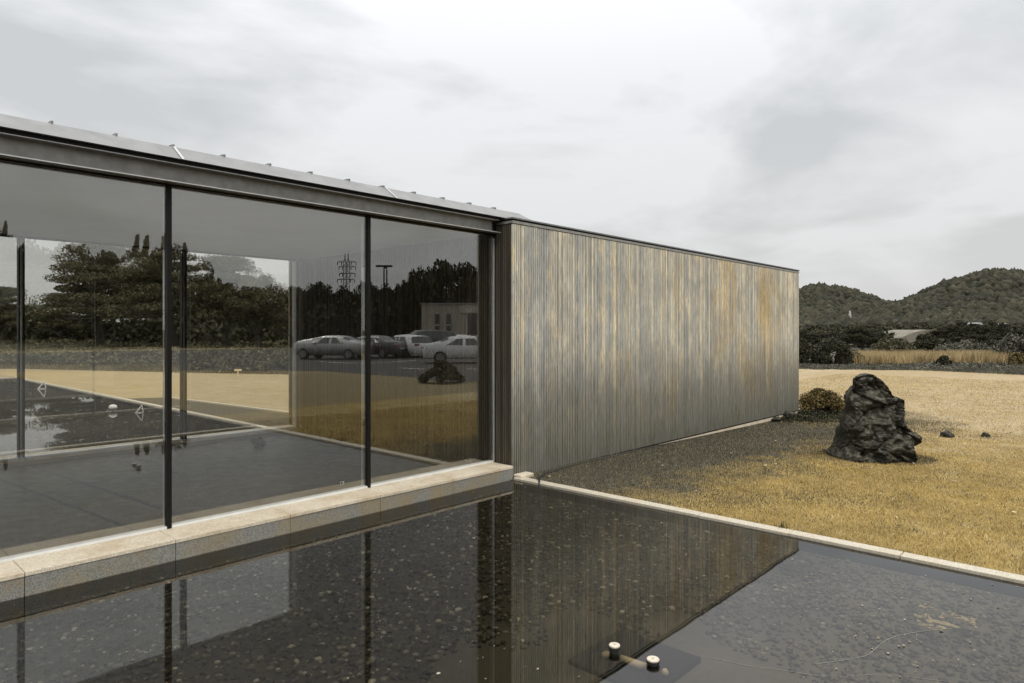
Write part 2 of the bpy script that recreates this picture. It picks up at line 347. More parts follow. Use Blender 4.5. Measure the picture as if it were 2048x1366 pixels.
# crest lines: photo column -> crest row, with the distance of each ridge
RIDGES = [(560, 95, [(900, 600), (1300, 590), (1500, 592), (1560, 590), (1600, 581), (1622, 572), (1640, 571), (1670, 575), (1700, 580), (1730, 590), (1760, 600), (1785, 607), (1830, 618), (1900, 628), (2100, 640)]),
          (430, 80, [(1500, 650), (1640, 646), (1700, 636), (1760, 620), (1795, 606), (1830, 590), (1870, 572), (1905, 561), (1940, 552), (1975, 543), (2000, 541), (2030, 543), (2060, 548), (2150, 560), (2400, 590), (3200, 620)])]
def terrain_h(X, Y):
    d = edge_dist(X, Y); z = -.30 + np.clip(d / 1.4, 0, 1) * .42 + .75 * (1 - np.exp(-np.clip(d - 1, 0, None) / 5.0))
    f = X * FX + Y * FY; a = X * RX + Y * RY; fs_ = np.maximum(f, 1.0); px = 1024 + FPX * a / fs_
    lo = np.clip((px - 1150) / 350, 0, 1) * (f > 1); z = z * (1 - lo) + lo * (-.30 + np.clip(d / 1.2, 0, 1) * .24 + np.clip((f - 46) / 60, 0, 1) * 1.0)
    z += .25 * vnoise(X, Y, .12, 1) * np.clip(d / 4, 0, 1) * (1 - .7 * lo)
    base = z.copy()
    for D0, sg_, prof_ in RIDGES:
        cr = np.interp(px, [q[0] for q in prof_], [q[1] for q in prof_], left=655, right=640)
        top = EYE + (HOR - cr) / FPX * D0 - 3.0
        w = np.where(f < D0, np.exp(-.5 * ((f - D0) / (sg_ * 1.15)) ** 2), np.exp(-.5 * ((f - D0) / (sg_ * 1.6)) ** 2)) * (f > 60)
        base = np.maximum(base, z + (top - 1) * w)
    g_ = np.clip((f - 80) / 250, 0, 1) * 3.0
    return base + np.where(base - z < 2, g_ * (1 - np.clip((base - z) / 2, 0, 1)), 0)
rad = np.concatenate([np.linspace(0, 26, 8), np.geomspace(27, 130, 46), np.geomspace(138, 900, 56), np.geomspace(1000, 4500, 7)])
ang = np.linspace(0, 2 * math.pi, 721)[:-1]
RR, AA = np.meshgrid(rad, ang, indexing='ij'); TX, TY = RR * np.cos(AA), RR * np.sin(AA); TZ = terrain_h(TX, TY)
nr, na = RR.shape; idx = np.arange(nr * na).reshape(nr, na)
F = np.stack([idx[:-1], idx[1:], np.roll(idx, -1, 1)[1:], np.roll(idx, -1, 1)[:-1]], -1).reshape(-1, 4)
terrain = link('ground', npmesh('ground', np.stack([TX, TY, TZ], -1).reshape(-1, 3), F, True), M['bank']); tag(terrain, kind='structure')

# ------------------------------------------------------------------ lawn sheet (pools and pavilion left open)
PX1 = 5.65                                     # inner face of the kerb on the east side of both pools
def lawn_z(x, y): 
    s = min(max((x - 6) / 8, 0), 1); q = min(max((y + 3) / 3, 0), 1)
    return .006 - .085 * s * s * (3 - 2 * s) * q
gx = [-45, -30, -15, -8, 5.64, 5.78] + list(np.arange(6.5, 16.1, .5)) + [18, 21, 25, 30, 36, 46, 60, 76]
gy = [-60, -45, -30, -20, -12, -6, -3] + list(np.arange(-2, 5.3, .5)) + [5.3, 8, 10.36, 12, 15, 20, 25, 30.0, 30.14, 36, 46]
vs = [(x, y, lawn_z(x, y)) for x in gx for y in gy]; fs = []
ny = len(gy)
for i in range(len(gx) - 1):
    for j in range(ny - 1):
        cx, cy = (gx[i] + gx[i + 1]) / 2, (gy[j] + gy[j + 1]) / 2
        if cx < 5.78 and cy < 30.14: continue
        fs.append((i * ny + j, (i + 1) * ny + j, (i + 1) * ny + j + 1, i * ny + j + 1))
me = bpy.data.meshes.new('lawn'); me.from_pydata(vs, [], fs); me.update()
lawn = link('lawn', me, M['lawn'], smooth=True); tag(lawn, kind='structure')

# terrace where the photographer stands, south of the pool
tag(MB().box(-45, 5.64, -60, -.42, -.3, .02).build('terrace', M['paving']), kind='structure')

# ------------------------------------------------------------------ pools
def pool(x0, y0, y1, water_z=0.0):
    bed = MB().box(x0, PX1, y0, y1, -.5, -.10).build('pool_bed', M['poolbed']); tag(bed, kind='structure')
    w = bpy.data.meshes.new('water'); w.from_pydata([(x0, y0, water_z), (PX1, y0, water_z), (PX1, y1, water_z), (x0, y1, water_z)], [], [(0, 1, 2, 3)]); w.update()
    tag(link('pool_water', w, M['water']), kind='structure')
pool(-20, -.30, 5.24); pool(-20, 10.2, 30.0)

def kerb(name, y0, y1, step, x0=PX1, x1=PX1 + .12, label=''):
    r_ = empty(name, ((x0 + x1) / 2, y0, 0), label, 'kerb'); y = y0; first = None; k = 0
    MB().box(-(x1 - x0) / 2 + .006, (x1 - x0) / 2 - .006, .004, y1 - y0 - .004, -.3, -.0065).build('footing', M['algae'], r_)
    while y < y1 - .05:
        yy = min(y + step, y1)
        if first is None or yy - y < step - .01:
            o = MB().box(-(x1 - x0) / 2, (x1 - x0) / 2, .003, (yy - y) - .003, -.005, .024).build('kerb_stone', M['kerb'], r_, (0, y - y0, 0), bevel=.003); first = first or o
        else:
            o = first.copy(); COL.objects.link(o); o.parent = r_; o.location = (0, y - y0, 0)
        o.location.z = random.uniform(-.0015, .0015); k += 1; y = yy
    return r_
kerb('pool_kerb', -.37, 5.20, .82, label='pale granite kerb between near pool and dry lawn')
kerb('pool_kerb', 10.27, 30.12, 1.2, label='granite kerb of far pool seen through the glass hall')
# far and south kerbs running along X
def kerb_x(name, x0, x1, y0, y1, step, label):
    r_ = empty(name, (x0, (y0 + y1) / 2, 0), label, 'kerb'); x = x0; first = None
    MB().box(.004, x1 - x0 - .004, -(y1 - y0) / 2 + .006, (y1 - y0) / 2 - .006, -.3, -.0065).build('footing', M['algae'], r_)
    while x < x1 - .05:
        xx = min(x + step, x1)
        if first is None or xx - x < step - .01:
            o = MB().box(.003, (xx - x) - .003, -(y1 - y0) / 2, (y1 - y0) / 2, -.005, .024).build('kerb_stone', M['kerb'], r_, (x - x0, 0, 0), bevel=.003); first = first or o
        else:
            o = first.copy(); COL.objects.link(o); o.parent = r_; o.location = (x - x0, 0, 0)
        x = xx
kerb_x('pool_kerb', -20, PX1 - .003, 30.0, 30.12, 1.2, 'granite kerb closing the far end of the far pool')
kerb_x('pool_kerb', -20, PX1 - .003, -.42, -.30, .82, 'granite kerb on the south side of near pool')
# gravel strip with pale edging beside the far pool
sp = [(5.80, 10.4), (7.2, 10.4), (6.9, 13.6), (6.5, 18.2), (5.80, 18.6)]
me = bpy.data.meshes.new('gravel_path'); me.from_pydata([(x, y, .012) for x, y in sp], [], [(0, 1, 2, 3, 4)]); me.update()
tag(link('gravel_path', me, simple('dark_gravel', (.05, .046, .036), .95, 0, .4, 30, .6)), kind='structure')
e_ = MB(); pts = [(7.2, 10.4), (6.9, 13.6), (6.5, 18.2)]
for (a, b) in zip(pts[:-1], pts[1:]): e_.prism([(a[0], a[1]), (a[0] + .10, a[1]), (b[0] + .10, b[1]), (b[0], b[1])], 'z', -.1, .045)
tag(e_.build('path_edging', M['kerb']), 'pale stone edging between dark gravel strip and far lawn', 'edging')

# pebbles on the pool bed: thousands, one object; only the silt patch round the pump pit is bare
ico = bmesh.new(); bmesh.ops.create_icosphere(ico, subdivisions=1, radius=1); IV = np.array([v.co for v in ico.verts]); IF = np.array([[v.index for v in f.verts] for f in ico.faces]); ico.free()
def pebbles(name, n, x0, x1, y0, y1, keep, smin, smax, zbed=-.10):
    c = np.stack([rng.uniform(x0, x1, n), rng.uniform(y0, y1, n)], -1); c = c[keep(c[:, 0], c[:, 1])]; n = len(c)
    s = rng.uniform(0, 1, n) ** 2.2 * (smax - smin) + smin; a = rng.uniform(0, 6.28, n); el = rng.uniform(.55, .95, n); fl = rng.uniform(.35, .6, n)
    P = IV[None] * (1 + rng.normal(0, .10, (n, len(IV), 1))) * s[:, None, None] * np.stack([np.ones(n), el, fl], -1)[:, None, :]
    ca, sa = np.cos(a)[:, None], np.sin(a)[:, None]; X = P[..., 0] * ca - P[..., 1] * sa; Y = P[..., 0] * sa + P[..., 1] * ca
    V = np.stack([X + c[:, 0:1], Y + c[:, 1:2], P[..., 2] + zbed + rng.uniform(0, .014, n)[:, None]], -1).reshape(-1, 3)
    F = (IF[None] + (np.arange(n) * len(IV))[:, None, None]).reshape(-1, 3)
    return link(name, npmesh(name, V, F, True), M['pebble'])
def keep_near(x, y):
    d = np.hypot((x - 2.75), (y - 1.75) * 1.0); return (d > .95 + .25 * np.sin(x * 7) * np.cos(y * 6)) & (x * .735 + y * .678 > 2.6)
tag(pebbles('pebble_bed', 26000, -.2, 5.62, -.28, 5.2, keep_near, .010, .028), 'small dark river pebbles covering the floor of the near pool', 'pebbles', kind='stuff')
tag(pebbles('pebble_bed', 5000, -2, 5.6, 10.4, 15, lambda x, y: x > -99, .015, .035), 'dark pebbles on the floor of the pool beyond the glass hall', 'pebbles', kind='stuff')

# floating specks (fallen petals, leaf bits): nobody could count them
def floaters(name, n, x0, x1, y0, y1, m, label, smin=.006, smax=.02, clus=9):
    cc = np.stack([rng.uniform(x0, x1, clus), rng.uniform(y0, y1, clus)], -1); V = []; F = []
    for i in range(n):
        if rng.random() < .5: q = cc[rng.integers(clus)]; x, y = q + rng.normal(0, .25, 2)
        else: x, y = rng.uniform(x0, x1), rng.uniform(y0, y1)
        if not (x0 < x < x1 and y0 < y < y1): continue
        s = smin + (smax - smin) * rng.random() ** 3; a0 = rng.uniform(0, 6.28); k = 6; b = len(V)
        for j in range(k):
            r_ = s * (1 if j % 2 else .6) * rng.uniform(.7, 1.1); V.append((x + r_ * math.cos(a0 + j * 6.28 / k), y + .6 * r_ * math.sin(a0 + j * 6.28 / k), .003 + .003 * rng.random()))
        F.append([b, b + 1, b + 2, b + 3, b + 4, b + 5])
    tag(link(name, npmesh(name, V, F), m), label, 'floating debris', kind='stuff')
leafm = leafmat('floating_leaf', [(0, (.10, .09, .06)), (.6, (.34, .31, .24)), (1, (.62, .58, .50))])
floaters('fallen_leaves', 260, .3, 5.6, .2, 5.15, leafm, 'pale leaf bits and petals floating on the near pool')
floaters('algae_flecks', 55, 3.3, 4.9, .55, 1.3, leafmat('algae_fleck', [(0, (.22, .18, .11)), (1, (.46, .39, .27))]), 'small broken flecks of tan algae around the drifting raft', .004, .016, 5)
floaters('fallen_leaves', 420, -1, 5.5, 10.6, 17, leafm, 'leaf bits floating on the far pool behind the hall', .02, .06, 16)

# ------------------------------------------------------------------ glass pavilion
PAV_X0, PAV_X1 = -9.16, 5.68
pav = empty('glass_hall', (-1.7, 7.7, 0), 'long low glass hall with grey steel eaves beside the pool', 'building')
PL = (1.7, -7.7, 0)      # children given in world coordinates
def pp(mb, name, m, bevel=0, label=None, parent=None):
    o = mb.build(name, m, parent or pav, PL if parent is None else None, bevel=bevel)
    if label: o['label'] = label
    return o
pp(MB().box(PAV_X0, PAV_X1, 5.62, 9.84, -.3, .08), 'floor', M['floor'])
pp(MB().box(PAV_X0, PAV_X1, 5.60, 9.86, 2.86, 2.99), 'ceiling', M['ceiling'])
# plinth core, then granite facing panels and coping stones one by one on both sides
mull_near = [2.03 + 1.87 * k for k in range(-5, 2)]
def stone_run(yface, sgn):
    """yface = outer face; sgn=+1 when the hall lies toward +Y"""
    x = 5.66; step = .925; protoc = protof = None
    pp(MB().box(PAV_X0, 5.66, min(yface + sgn * .03, yface + sgn * .40), max(yface + sgn * .03, yface + sgn * .40), -.3, .124), 'plinth', M['facing'])
    pp(MB().box(PAV_X0, 5.655, *sorted((yface + sgn * .004, yface + sgn * .029)), -.3, -.0085), 'submerged_base', M['algae'])
    while x > PAV_X0 + .9:
        if protoc is None:
            y0, y1 = sorted((yface - sgn * .006, yface + sgn * .42)); z0, z1 = .128, .157
            protoc = MB().box(-step + .003, -.001, y0, y1, z0, z1).build('coping_stone', M['coping'], pav, (x + 1.7, -7.7, 0), bevel=.002)
            y0, y1 = sorted((yface, yface + sgn * .028))
            protof = MB().box(-step + .003, -.001, y0, y1, -.008, .126).build('facing_panel', M['facing'], pav, (x + 1.7, -7.7, 0), bevel=.0015)
        else:
            for pr in (protoc, protof):
                o = pr.copy(); COL.objects.link(o); o.parent = pav; o.location = (x + 1.7, -7.7 + random.uniform(-.0015, .0015), random.uniform(-.001, .001))
        x -= step
stone_run(5.215, 1); stone_run(10.245, -1)
# sill track at the foot of the glass
pp(MB().box(PAV_X0, 5.66, 5.525, 5.60, .1585, .176), 'sill_track', M['alu_w'])
pp(MB().box(PAV_X0, 5.66, 9.86, 9.94, .1585, .176), 'sill_track', M['alu_w'])
# steel eaves beam: channel with its web set back
for yf, sg in ((5.415, 1), (10.045, -1)):
    def yy(a, b): return sorted((yf + sg * a, yf + sg * b))
    b = MB(); b.box(PAV_X0, 5.672, *yy(0, .17), 2.852, 2.862); b.box(PAV_X0, 5.64, *yy(0, .17), 2.992, 3.002); b.box(PAV_X0, 5.60, *yy(.075, .085), 2.862, 2.992)
    pp(b, 'eaves_beam', M['steel'])
    for z_ in (2.853, 2.993): pp(MB().box(PAV_X0, 5.64, *yy(-.004, -.001), z_, z_ + .0075), 'beam_edge', M['alu'])
    pp(MB().box(PAV_X0, 5.672, *yy(.085, .17), 2.862, 2.992), 'head_frame', M['darksteel'])
    pp(MB().box(PAV_X0, 5.672, *yy(.095, .165), 2.838, 2.852), 'head_track', M['darksteel'])
    pp(MB().box(PAV_X0, 5.64, *yy(-.02, .10), 3.003, 3.024), 'drip_edge', M['darksteel'])
# roof: sloping edge flashing, flat sheets behind, standing seams whose ends stick up
RX1 = 6.12
prof = [(5.36, 3.026), (5.547, 3.156), (7.73, 3.19), (9.913, 3.156), (10.10, 3.026)]
b = MB(); b.prism(prof, 'x', PAV_X0, RX1)
b.add([(RX1, 5.547, 3.156), (RX1, 9.913, 3.156), (RX1 + .19, 10.10, 3.026), (RX1 + .19, 5.36, 3.026), (RX1, 7.73, 3.19), (RX1, 5.36, 3.026), (RX1, 10.10, 3.026)],
      [(0, 3, 2, 1, 4), (0, 5, 3), (1, 2, 6)])
roof = pp(b, 'roof', M['roofmetal'])
x = 1.261 - .405 * 24; seam = None
while x < 6.0:
    if seam is None: seam = MB().prism([(5.545, 3.150), (5.540, 3.174), (5.575, 3.180), (7.73, 3.212), (9.88, 3.180), (9.92, 3.150)], 'x', -.006, .006).build('seam', M['roofmetal'], roof, (x, 0, 0))
    else: o = seam.copy(); COL.objects.link(o); o.parent = roof; o.location = (x, 0, 0)
    x += .405
x = 2.07 - 2.04 * 5; joint = None
while x < 6.0:
    if joint is None: joint = MB().prism([(5.352, 3.026), (5.358, 3.034), (5.545, 3.164), (5.549, 3.156)], 'x', -.010, .010).build('flashing_joint', M['alu'], roof, (x, 0, 0))
    else: o = joint.copy(); COL.objects.link(o); o.parent = roof; o.location = (x, 0, 0)
    x += 2.04
# glazing
def panes(y, xs, zt, inner):
    pr = None
    for i in range(len(xs) - 1):
        a, b_ = xs[i] + .012, xs[i + 1] - .012
        o = MB().box(a, b_, y - .006, y + .006, .168, zt).build('glass_pane', M['glass'], pav, PL)
panes(GLASS_Y, [PAV_X0] + mull_near[1:] + [5.672], 2.845, 1)
panes(9.91, [PAV_X0] + [1.93 + 1.9 * k for k in range(-5, 2)] + [5.54], 2.845, -1)
for xm in mull_near[1:]:
    pp(MB().box(xm - .016, xm + .018, 5.520, 5.575, .160, 2.850), 'mullion', M['darksteel'])
    f_ = MB().box(xm - .006, xm + .006, 5.586, 5.640, .16, 2.848).build('glass_fin', M['glass'], pav, PL)
    MB().box(xm - .003, xm + .003, 5.6405, 5.647, .16, 2.79).build('edge_strip', M['alu'], f_)
for k in range(-5, 2):
    xm = 1.93 + 1.9 * k
    m_ = pp(MB().box(xm - .032, xm - .016, 9.86, 9.95, .16, 2.85).box(xm + .016, xm + .032, 9.86, 9.95, .16, 2.85), 'mullion', M['darksteel'])
    MB().box(xm - .012, xm + .012, 9.895, 9.925, .16, 2.85).build('core', M['alu'], m_)
pp(MB().box(5.655, 5.672, 5.52, 5.535, .16, 2.80), 'edge_trim', M['alu'])
pp(MB().box(5.55, 5.60, 9.84, 9.96, .16, 2.85), 'jamb', M['steel'])
pp(MB().box(PAV_X0, 5.52, 5.72, 9.7, 2.853, 2.859), 'ceiling_panel', M['ceiling'])
# slim metal trims let into the floor
for a, b2, w_ in (((2.37, 5.9), (1.97, 9.75), .05), ((1.92, 5.9), (1.50, 9.75), .035)):
    pp(MB().prism([(a[0], a[1]), (a[0] + w_, a[1]), (b2[0] + w_, b2[1]), (b2[0], b2[1])], 'z', .075, .083), 'floor_trim', M['darksteel'])
# west end wall (out of the photograph)
pp(MB().box(PAV_X0 - .25, PAV_X0, 5.3, 10.1, -.3, 3.0), 'end_wall', M['stucco'])
# small notice on the pane
nx, ny_ = at(672, depth=5.5 / (FY + (672 - 1024) / FPX * RY) ); zz_ = hgt(966, GLASS_Y / (FY + (672 - 1024) / FPX * RY))
lab = MB().box(3.582, 3.625, 5.5395, 5.5415, .236, .266); st = pp(lab, 'sticker', simple('sticker_film', (.30, .30, .27), .5))
MB().box(3.588, 3.606, 5.5383, 5.5393, .242, .260).build('mark', M['darksteel'], st)
MB().box(3.609, 3.620, 5.5383, 5.5393, .250, .252).box(3.609, 3.618, 5.5383, 5.5393, .245, .247).build('print_lines', M['darksteel'], st)

# things inside the hall
def stone_obj(name, c, s, seed, m, label, cat, flat=.7, group=None):
    bm = bmesh.new(); bmesh.ops.create_icosphere(bm, subdivisions=3, radius=1)
    for v in bm.verts:
        n_ = noise.noise(v.co * 1.3 + Vector((seed, 0, 0))) * .45 + noise.noise(v.co * 4 + Vector((seed, 3, 0))) * .12
        v.co = v.co * (1 + n_); v.co.z *= flat; v.co *= s
    me = bpy.data.meshes.new(name); bm.to_mesh(me); bm.free()
    return tag(link(name, me, m, None, c, True), label, cat, group)
stone_obj('floor_stone', (4.47, 8.95, .155), .085, 3, M['rock'], 'small black stone on the hall floor below the far window', 'stone', 1)
for i, ((lx, ly), lb) in enumerate(zip([(5.54, 9.46), (5.53, 9.10), (5.50, 8.73), (5.50, 8.46)], ['farthest', 'second farthest', 'second nearest', 'nearest'])):
    lm = empty('floor_lamp', (lx, ly, .08), 'short black floor lamp by the slatted inner wall, %s of four' % lb, 'floor lamp', 'floor lamps along the inner slatted wall')
    MB().lathe([(.03, 0), (.03, .008), (.012, .010), (.012, .11)], 10).build('stem', M['darksteel'], lm)
    MB().lathe([(.020, .11), (.022, .115), (.022, .155), (.012, .16)], 10).build('head', M['darksteel'], lm)

# ------------------------------------------------------------------ timber building
BX0, BX1, BY0, BY1 = 5.695, 14.80, 5.255, 10.35
tb = empty('timber_building', (10.2, 7.8, 0), 'windowless building clad in weathered grey and tan vertical slats', 'building')
TL = (-10.2, -7.8, 0)
def tp(mb, name, m, bevel=0): return mb.build(name, m, tb, TL, bevel=bevel)
tp(MB().box(BX0 + .024, BX1 - .024, BY0 + .024, BY1 - .024, -.02, 2.97), 'wall', M['backing'])
tp(MB().box(BX0 + .03, BX1 - .01, BY0 + .012, BY1 - .012, -.5, -.021), 'foundation', M['coping'])
pitch = .0345
def slats(x0, x1, face, axis, m='timber'):
    b = MB(); n = int(round((x1 - x0) / pitch)); p_ = (x1 - x0) / n
    for i in range(n):
        a = x0 + i * p_ + .004 + random.uniform(0, .001); c_ = a + p_ - .0110; d = random.uniform(-.0022, .0022)
        z0 = random.uniform(.004, .012)
        if axis == 'y-': b.box(a, c_, face + d, face + .0225, z0, 2.948)
        elif axis == 'y+': b.box(a, c_, face - .0225, face + d, z0, 2.948)
        elif axis == 'x-': b.box(face + d, face + .0225, a, c_, z0, 2.948)
        else: b.box(face - .0225, face + d, a, c_, z0, 2.948)
    o = tp(b, 'slat', M[m]); o['kind'] = 'stuff'; return o
slats(BX0, BX1, BY0, 'y-'); slats(BY0 + .026, BY1 - .026, BX0, 'x-', 'timber_shade'); slats(BY0 + .026, BY1 - .026, BX1, 'x+'); slats(BX0, BX1, BY1, 'y+')
o_ = .012
def ring(z0, z1, out, inn, name, m):
    b = MB(); b.box(BX0 - out, BX1 + out, BY0 - out, BY0 + inn, z0, z1); b.box(BX0 - out, BX1 + out, BY1 - inn, BY1 + out, z0, z1)
    b.box(BX0 - out, BX0 + inn, BY0 + inn + .001, BY1 - inn - .001, z0, z1); b.box(BX1 - inn, BX1 + out, BY0 + inn + .001, BY1 - inn - .001, z0, z1)
    return tp(b, name, m)
ring(2.956, 2.986, .006, .06, 'parapet_trim', M['steel'])
ring(2.987, 3.006, -.004, .06, 'shadow_gap', M['darksteel'])
ring(3.007, 3.024, .016, .12, 'parapet_cap', M['zinc'])
tp(MB().box(BX0 + .13, BX1 - .13, BY0 + .13, BY1 - .13, 2.975, 3.0), 'roof', M['backing'])

# ------------------------------------------------------------------ standing boulder
def boulder():
    # outline read off the stone: height, left and right reach (m) across the view, thickness
    oc = (1745, 908); D = 9.25; cx, cy = at(1745, depth=D); k = D / FPX
    L = [(910, 1664), (900, 1672), (885, 1676), (870, 1680), (850, 1684), (825, 1692), (805, 1692), (785, 1699), (770, 1705), (757, 1706), (751, 1713), (748, 1726)]
    Rr = [(910, 1817), (900, 1816), (888, 1817), (878, 1825), (870, 1824), (858, 1812), (848, 1801), (835, 1797), (822, 1801), (808, 1802), (797, 1794), (788, 1780), (778, 1767), (766, 1758), (757, 1751), (751, 1745), (748, 1735)]
    def ip(T, y):
        T = sorted(T); return float(np.interp(y, [q[0] for q in T], [q[1] for q in T]))
    rows = np.linspace(926, 748, 150); n = 180; V = []
    for j, y in enumerate(rows):
        yl = min(y, 910); a, b = (ip(L, yl) - 1745) * k, (ip(Rr, yl) - 1745) * k; z = EYE - (y - HOR) * k
        if y > 910: z = -.06 - (y - 910) * k
        c, hw = (a + b) / 2, (b - a) / 2; f = (rows[0] - y) / (rows[0] - rows[-1]); th = (.40 * (1 - f) ** .8 + .13) * (1 if y > 752 else .8)
        for i in range(n):
            t_ = 2 * math.pi * i / n; ex = .82
            cu, su = math.cos(t_), math.sin(t_); r_ = hw * math.copysign(abs(cu) ** ex, cu) + c; q = th * math.copysign(abs(su) ** ex, su)
            V.append(Vector((r_, q, z)))
    F = [(j * n + i, j * n + (i + 1) % n, (j + 1) * n + (i + 1) % n, (j + 1) * n + i) for j in range(len(rows) - 1) for i in range(n)]
    b0 = len(V); V.append(sum(V[-n:], Vector()) / n + Vector((0, 0, .012))); F += [(b0 - n + i, b0 - n + (i + 1) % n, b0) for i in range(n)]
    out = []
    for v in V:
        p = v * 3.2; d = noise.fractal(p * 1.6, .8, 2.1, 6) * .04 + (abs(noise.noise(p * .8 + Vector((3, 1, 0)))) - .2) * -.12 + (abs(noise.noise(p * 2.1)) - .2) * -.05 + noise.noise(p * 5) * .012
        dd_, pp_ = noise.voronoi(v * 3.3 + Vector((.7, .2, .4))); c0 = pp_[0]; q_ = noise.random_unit_vector() if False else Vector((math.sin(c0.x * 37 + c0.y * 11), math.sin(c0.y * 53 + c0.z * 7), math.sin(c0.z * 29 + c0.x * 5)))
        d += noise.noise(v * 26) * .010 - .016 * max(0, noise.noise(v * 13 + Vector((5, 0, 0))) - .15)
        d += (v * 3.3 + Vector((.7, .2, .4)) - c0).dot(q_) * .052 - .028 * math.exp(-(dd_[1] - dd_[0]) * 9)
        rad_ = Vector((v.x * .35, v.y, 0)); rad_ = rad_.normalized() if rad_.length > 1e-4 else Vector((0, 0, 1))
        w = v + Vector((0, rad_.y, 0)) * d * 1.5 + Vector((rad_.x, 0, 0)) * d * .16 + Vector((0, 0, .10 * d))
        # view-across axis = right vector, thickness axis = forward vector
        out.append((w.x * RX + w.y * FX, w.x * RY + w.y * FY, w.z))
    me = bpy.data.meshes.new('boulder'); me.from_pydata(out, [], F); me.update()
    bm = bmesh.new(); bm.from_mesh(me); bmesh.ops.recalc_face_normals(bm, faces=bm.faces); bm.to_mesh(me); bm.free()
    o = link('boulder', me, M['rock'], None, (cx, cy, 0), True)
    tag(o, 'tall dark craggy standing boulder on the dry lawn', 'boulder')
boulder()
x, y = at(1893, 873, z=-.07); stone_obj('small_rock', (x, y, -.05), .10, 11, M['rock'], 'flat dark rock in the lawn right of the big boulder', 'rock', .75)
x, y = at(1972, 873, z=-.07); stone_obj('small_rock', (x, y, -.055), .06, 19, M['rock'], 'smallest grey rock, farthest right on the lawn', 'rock', .8)
for i, (px, py, s, lb) in enumerate([(1576, 834, .15, 'dark stone at the far end of the slatted wall, beside the round bush'), (1552, 843, .09, 'little dark stone against the foot of the slatted wall')]):
    x, y = at(px, py, z=-.07); stone_obj('garden_stone', (x, y, -.04), s, 30 + i, M['rock'], lb, 'stone', .6)

# ------------------------------------------------------------------ leaves
def leaf_mesh(name, centers, radii, per, size, flat=1.0, up=.3, elong=1.6, surface=0.0):
    """little two-triangle leaves scattered in ellipsoidal clumps; centers (n,3), radii (n,3)"""
    centers = np.asarray(centers, float); radii = np.asarray(radii, float); n = len(centers)
    per = np.full(n, per) if np.isscalar(per) else per; idx_ = np.repeat(np.arange(n), per); m = len(idx_)
    d = rng.normal(size=(m, 3)); d /= np.linalg.norm(d, axis=1)[:, None]; r_ = rng.random(m) ** (1 / 3.0); r_ = surface + (1 - surface) * r_ if surface else r_
    p = centers[idx_] + d * r_[:, None] * radii[idx_]
    nrm = d * .6 + rng.normal(0, .6, (m, 3)); nrm[:, 2] += up; nrm /= np.linalg.norm(nrm, axis=1)[:, None]
    a = np.cross(nrm, rng.normal(size=(m, 3))); a /= np.linalg.norm(a, axis=1)[:, None]; b = np.cross(nrm, a)
    s = size * rng.uniform(.5, 1.25, m)[:, None]
    V = np.stack([p - a * s * elong / 2, p + b * s / 2, p + a * s * elong / 2, p - b * s / 2], 1).reshape(-1, 3)
    F = np.arange(m * 4).reshape(-1, 4)
    return npmesh(name, V, F)

def limb_tree(kind, seed, H, spread, mleaf, nclump, per, leaf, label, cat, group, trunk_h=.3):
    """tapered trunk, limbs that end in the foliage clumps, crown of leaf-sized faces; kind: round / pine / cone"""
    rs = random.Random(seed); root = empty(cat.replace(' ', '_'), (0, 0, 0), label, 'tree', group)
    tr = MB(); cs = []; rs_ = []
    lean = (rs.uniform(-.12, .12) * H, rs.uniform(-.12, .12) * H)
    def tpt(f): return Vector((lean[0] * f ** 1.5 + .04 * H * math.sin(f * 5 + seed), lean[1] * f ** 1.5, H * f))
    tr.tube([tpt(f / 7 * .93) for f in range(8)], [.045 * H * (1 - .85 * f / 7) for f in range(8)], 8)
    if kind == 'cone':
        for i in range(nclump):
            f = .12 + .86 * (i / nclump) ** .9; rr = spread * (1 - f) ** .9 * rs.uniform(.55, 1) + .05; a = rs.uniform(0, 6.28); c = tpt(f) + Vector((math.cos(a), math.sin(a), 0)) * rr * .6
            cs.append(c); q = .26 * spread * (1.04 - f); rs_.append((q * 1.3, q * 1.3, q * .9 + .12))
    else:
        for i in range(nclump):
            a = i * 2.399 + rs.uniform(-.3, .3); f0 = rs.uniform(trunk_h, .9)
            if kind == 'pine':
                lv = rs.choice([.42, .52, .60, .70, .80, .90, .97]); rr = spread * (1.15 - lv) ** .55 * rs.uniform(.15, 1.0); zc = H * (lv + rs.uniform(-.02, .02)) - .05 * H * (rr / spread) ** 2
                c = Vector((math.cos(a) * rr + lean[0] * lv, math.sin(a) * rr + lean[1] * lv, zc)); q = spread * rs.uniform(.14, .26); R_ = (q * 1.15, q * 1.15, q * .42)
            else:
                ph = math.acos(rs.uniform(-.55, 1)); rr = rs.uniform(.45, 1.0) ** .6
                c = Vector((math.cos(a) * math.sin(ph) * spread * rr, math.sin(a) * math.sin(ph) * spread * rr, H * (.60 + .38 * math.cos(ph) * rr))) + Vector((lean[0] * .7, lean[1] * .7, 0)); q = spread * rs.uniform(.16, .34); R_ = (q, q, q * .72)
            cs.append(c); rs_.append(R_)
            s0 = tpt(min(f0, c.z / H * .9)); s0.z = min(s0.z, c.z - .02 * H); mid = s0.lerp(c, .55) + Vector((0, 0, -.03 * H))
            if i % 3 != 2: tr.tube([s0, mid, c], [.014 * H, .009 * H, .004 * H], 5, False)
    tr.build('trunk', M['bark'], root, smooth=True)
    link('crown', leaf_mesh('crown', cs, rs_, per, leaf), mleaf, root)
    return root
def put(o, x, y, z=None, rz=0, sc=1): 
    if z is None: z = float(terrain_h(np.array([x]), np.array([y]))[0]) - .1
    o.location = (x, y, z); o.rotation_euler.z = rz; o.scale = (sc, sc, sc) if not isinstance(sc, tuple) else sc; return o

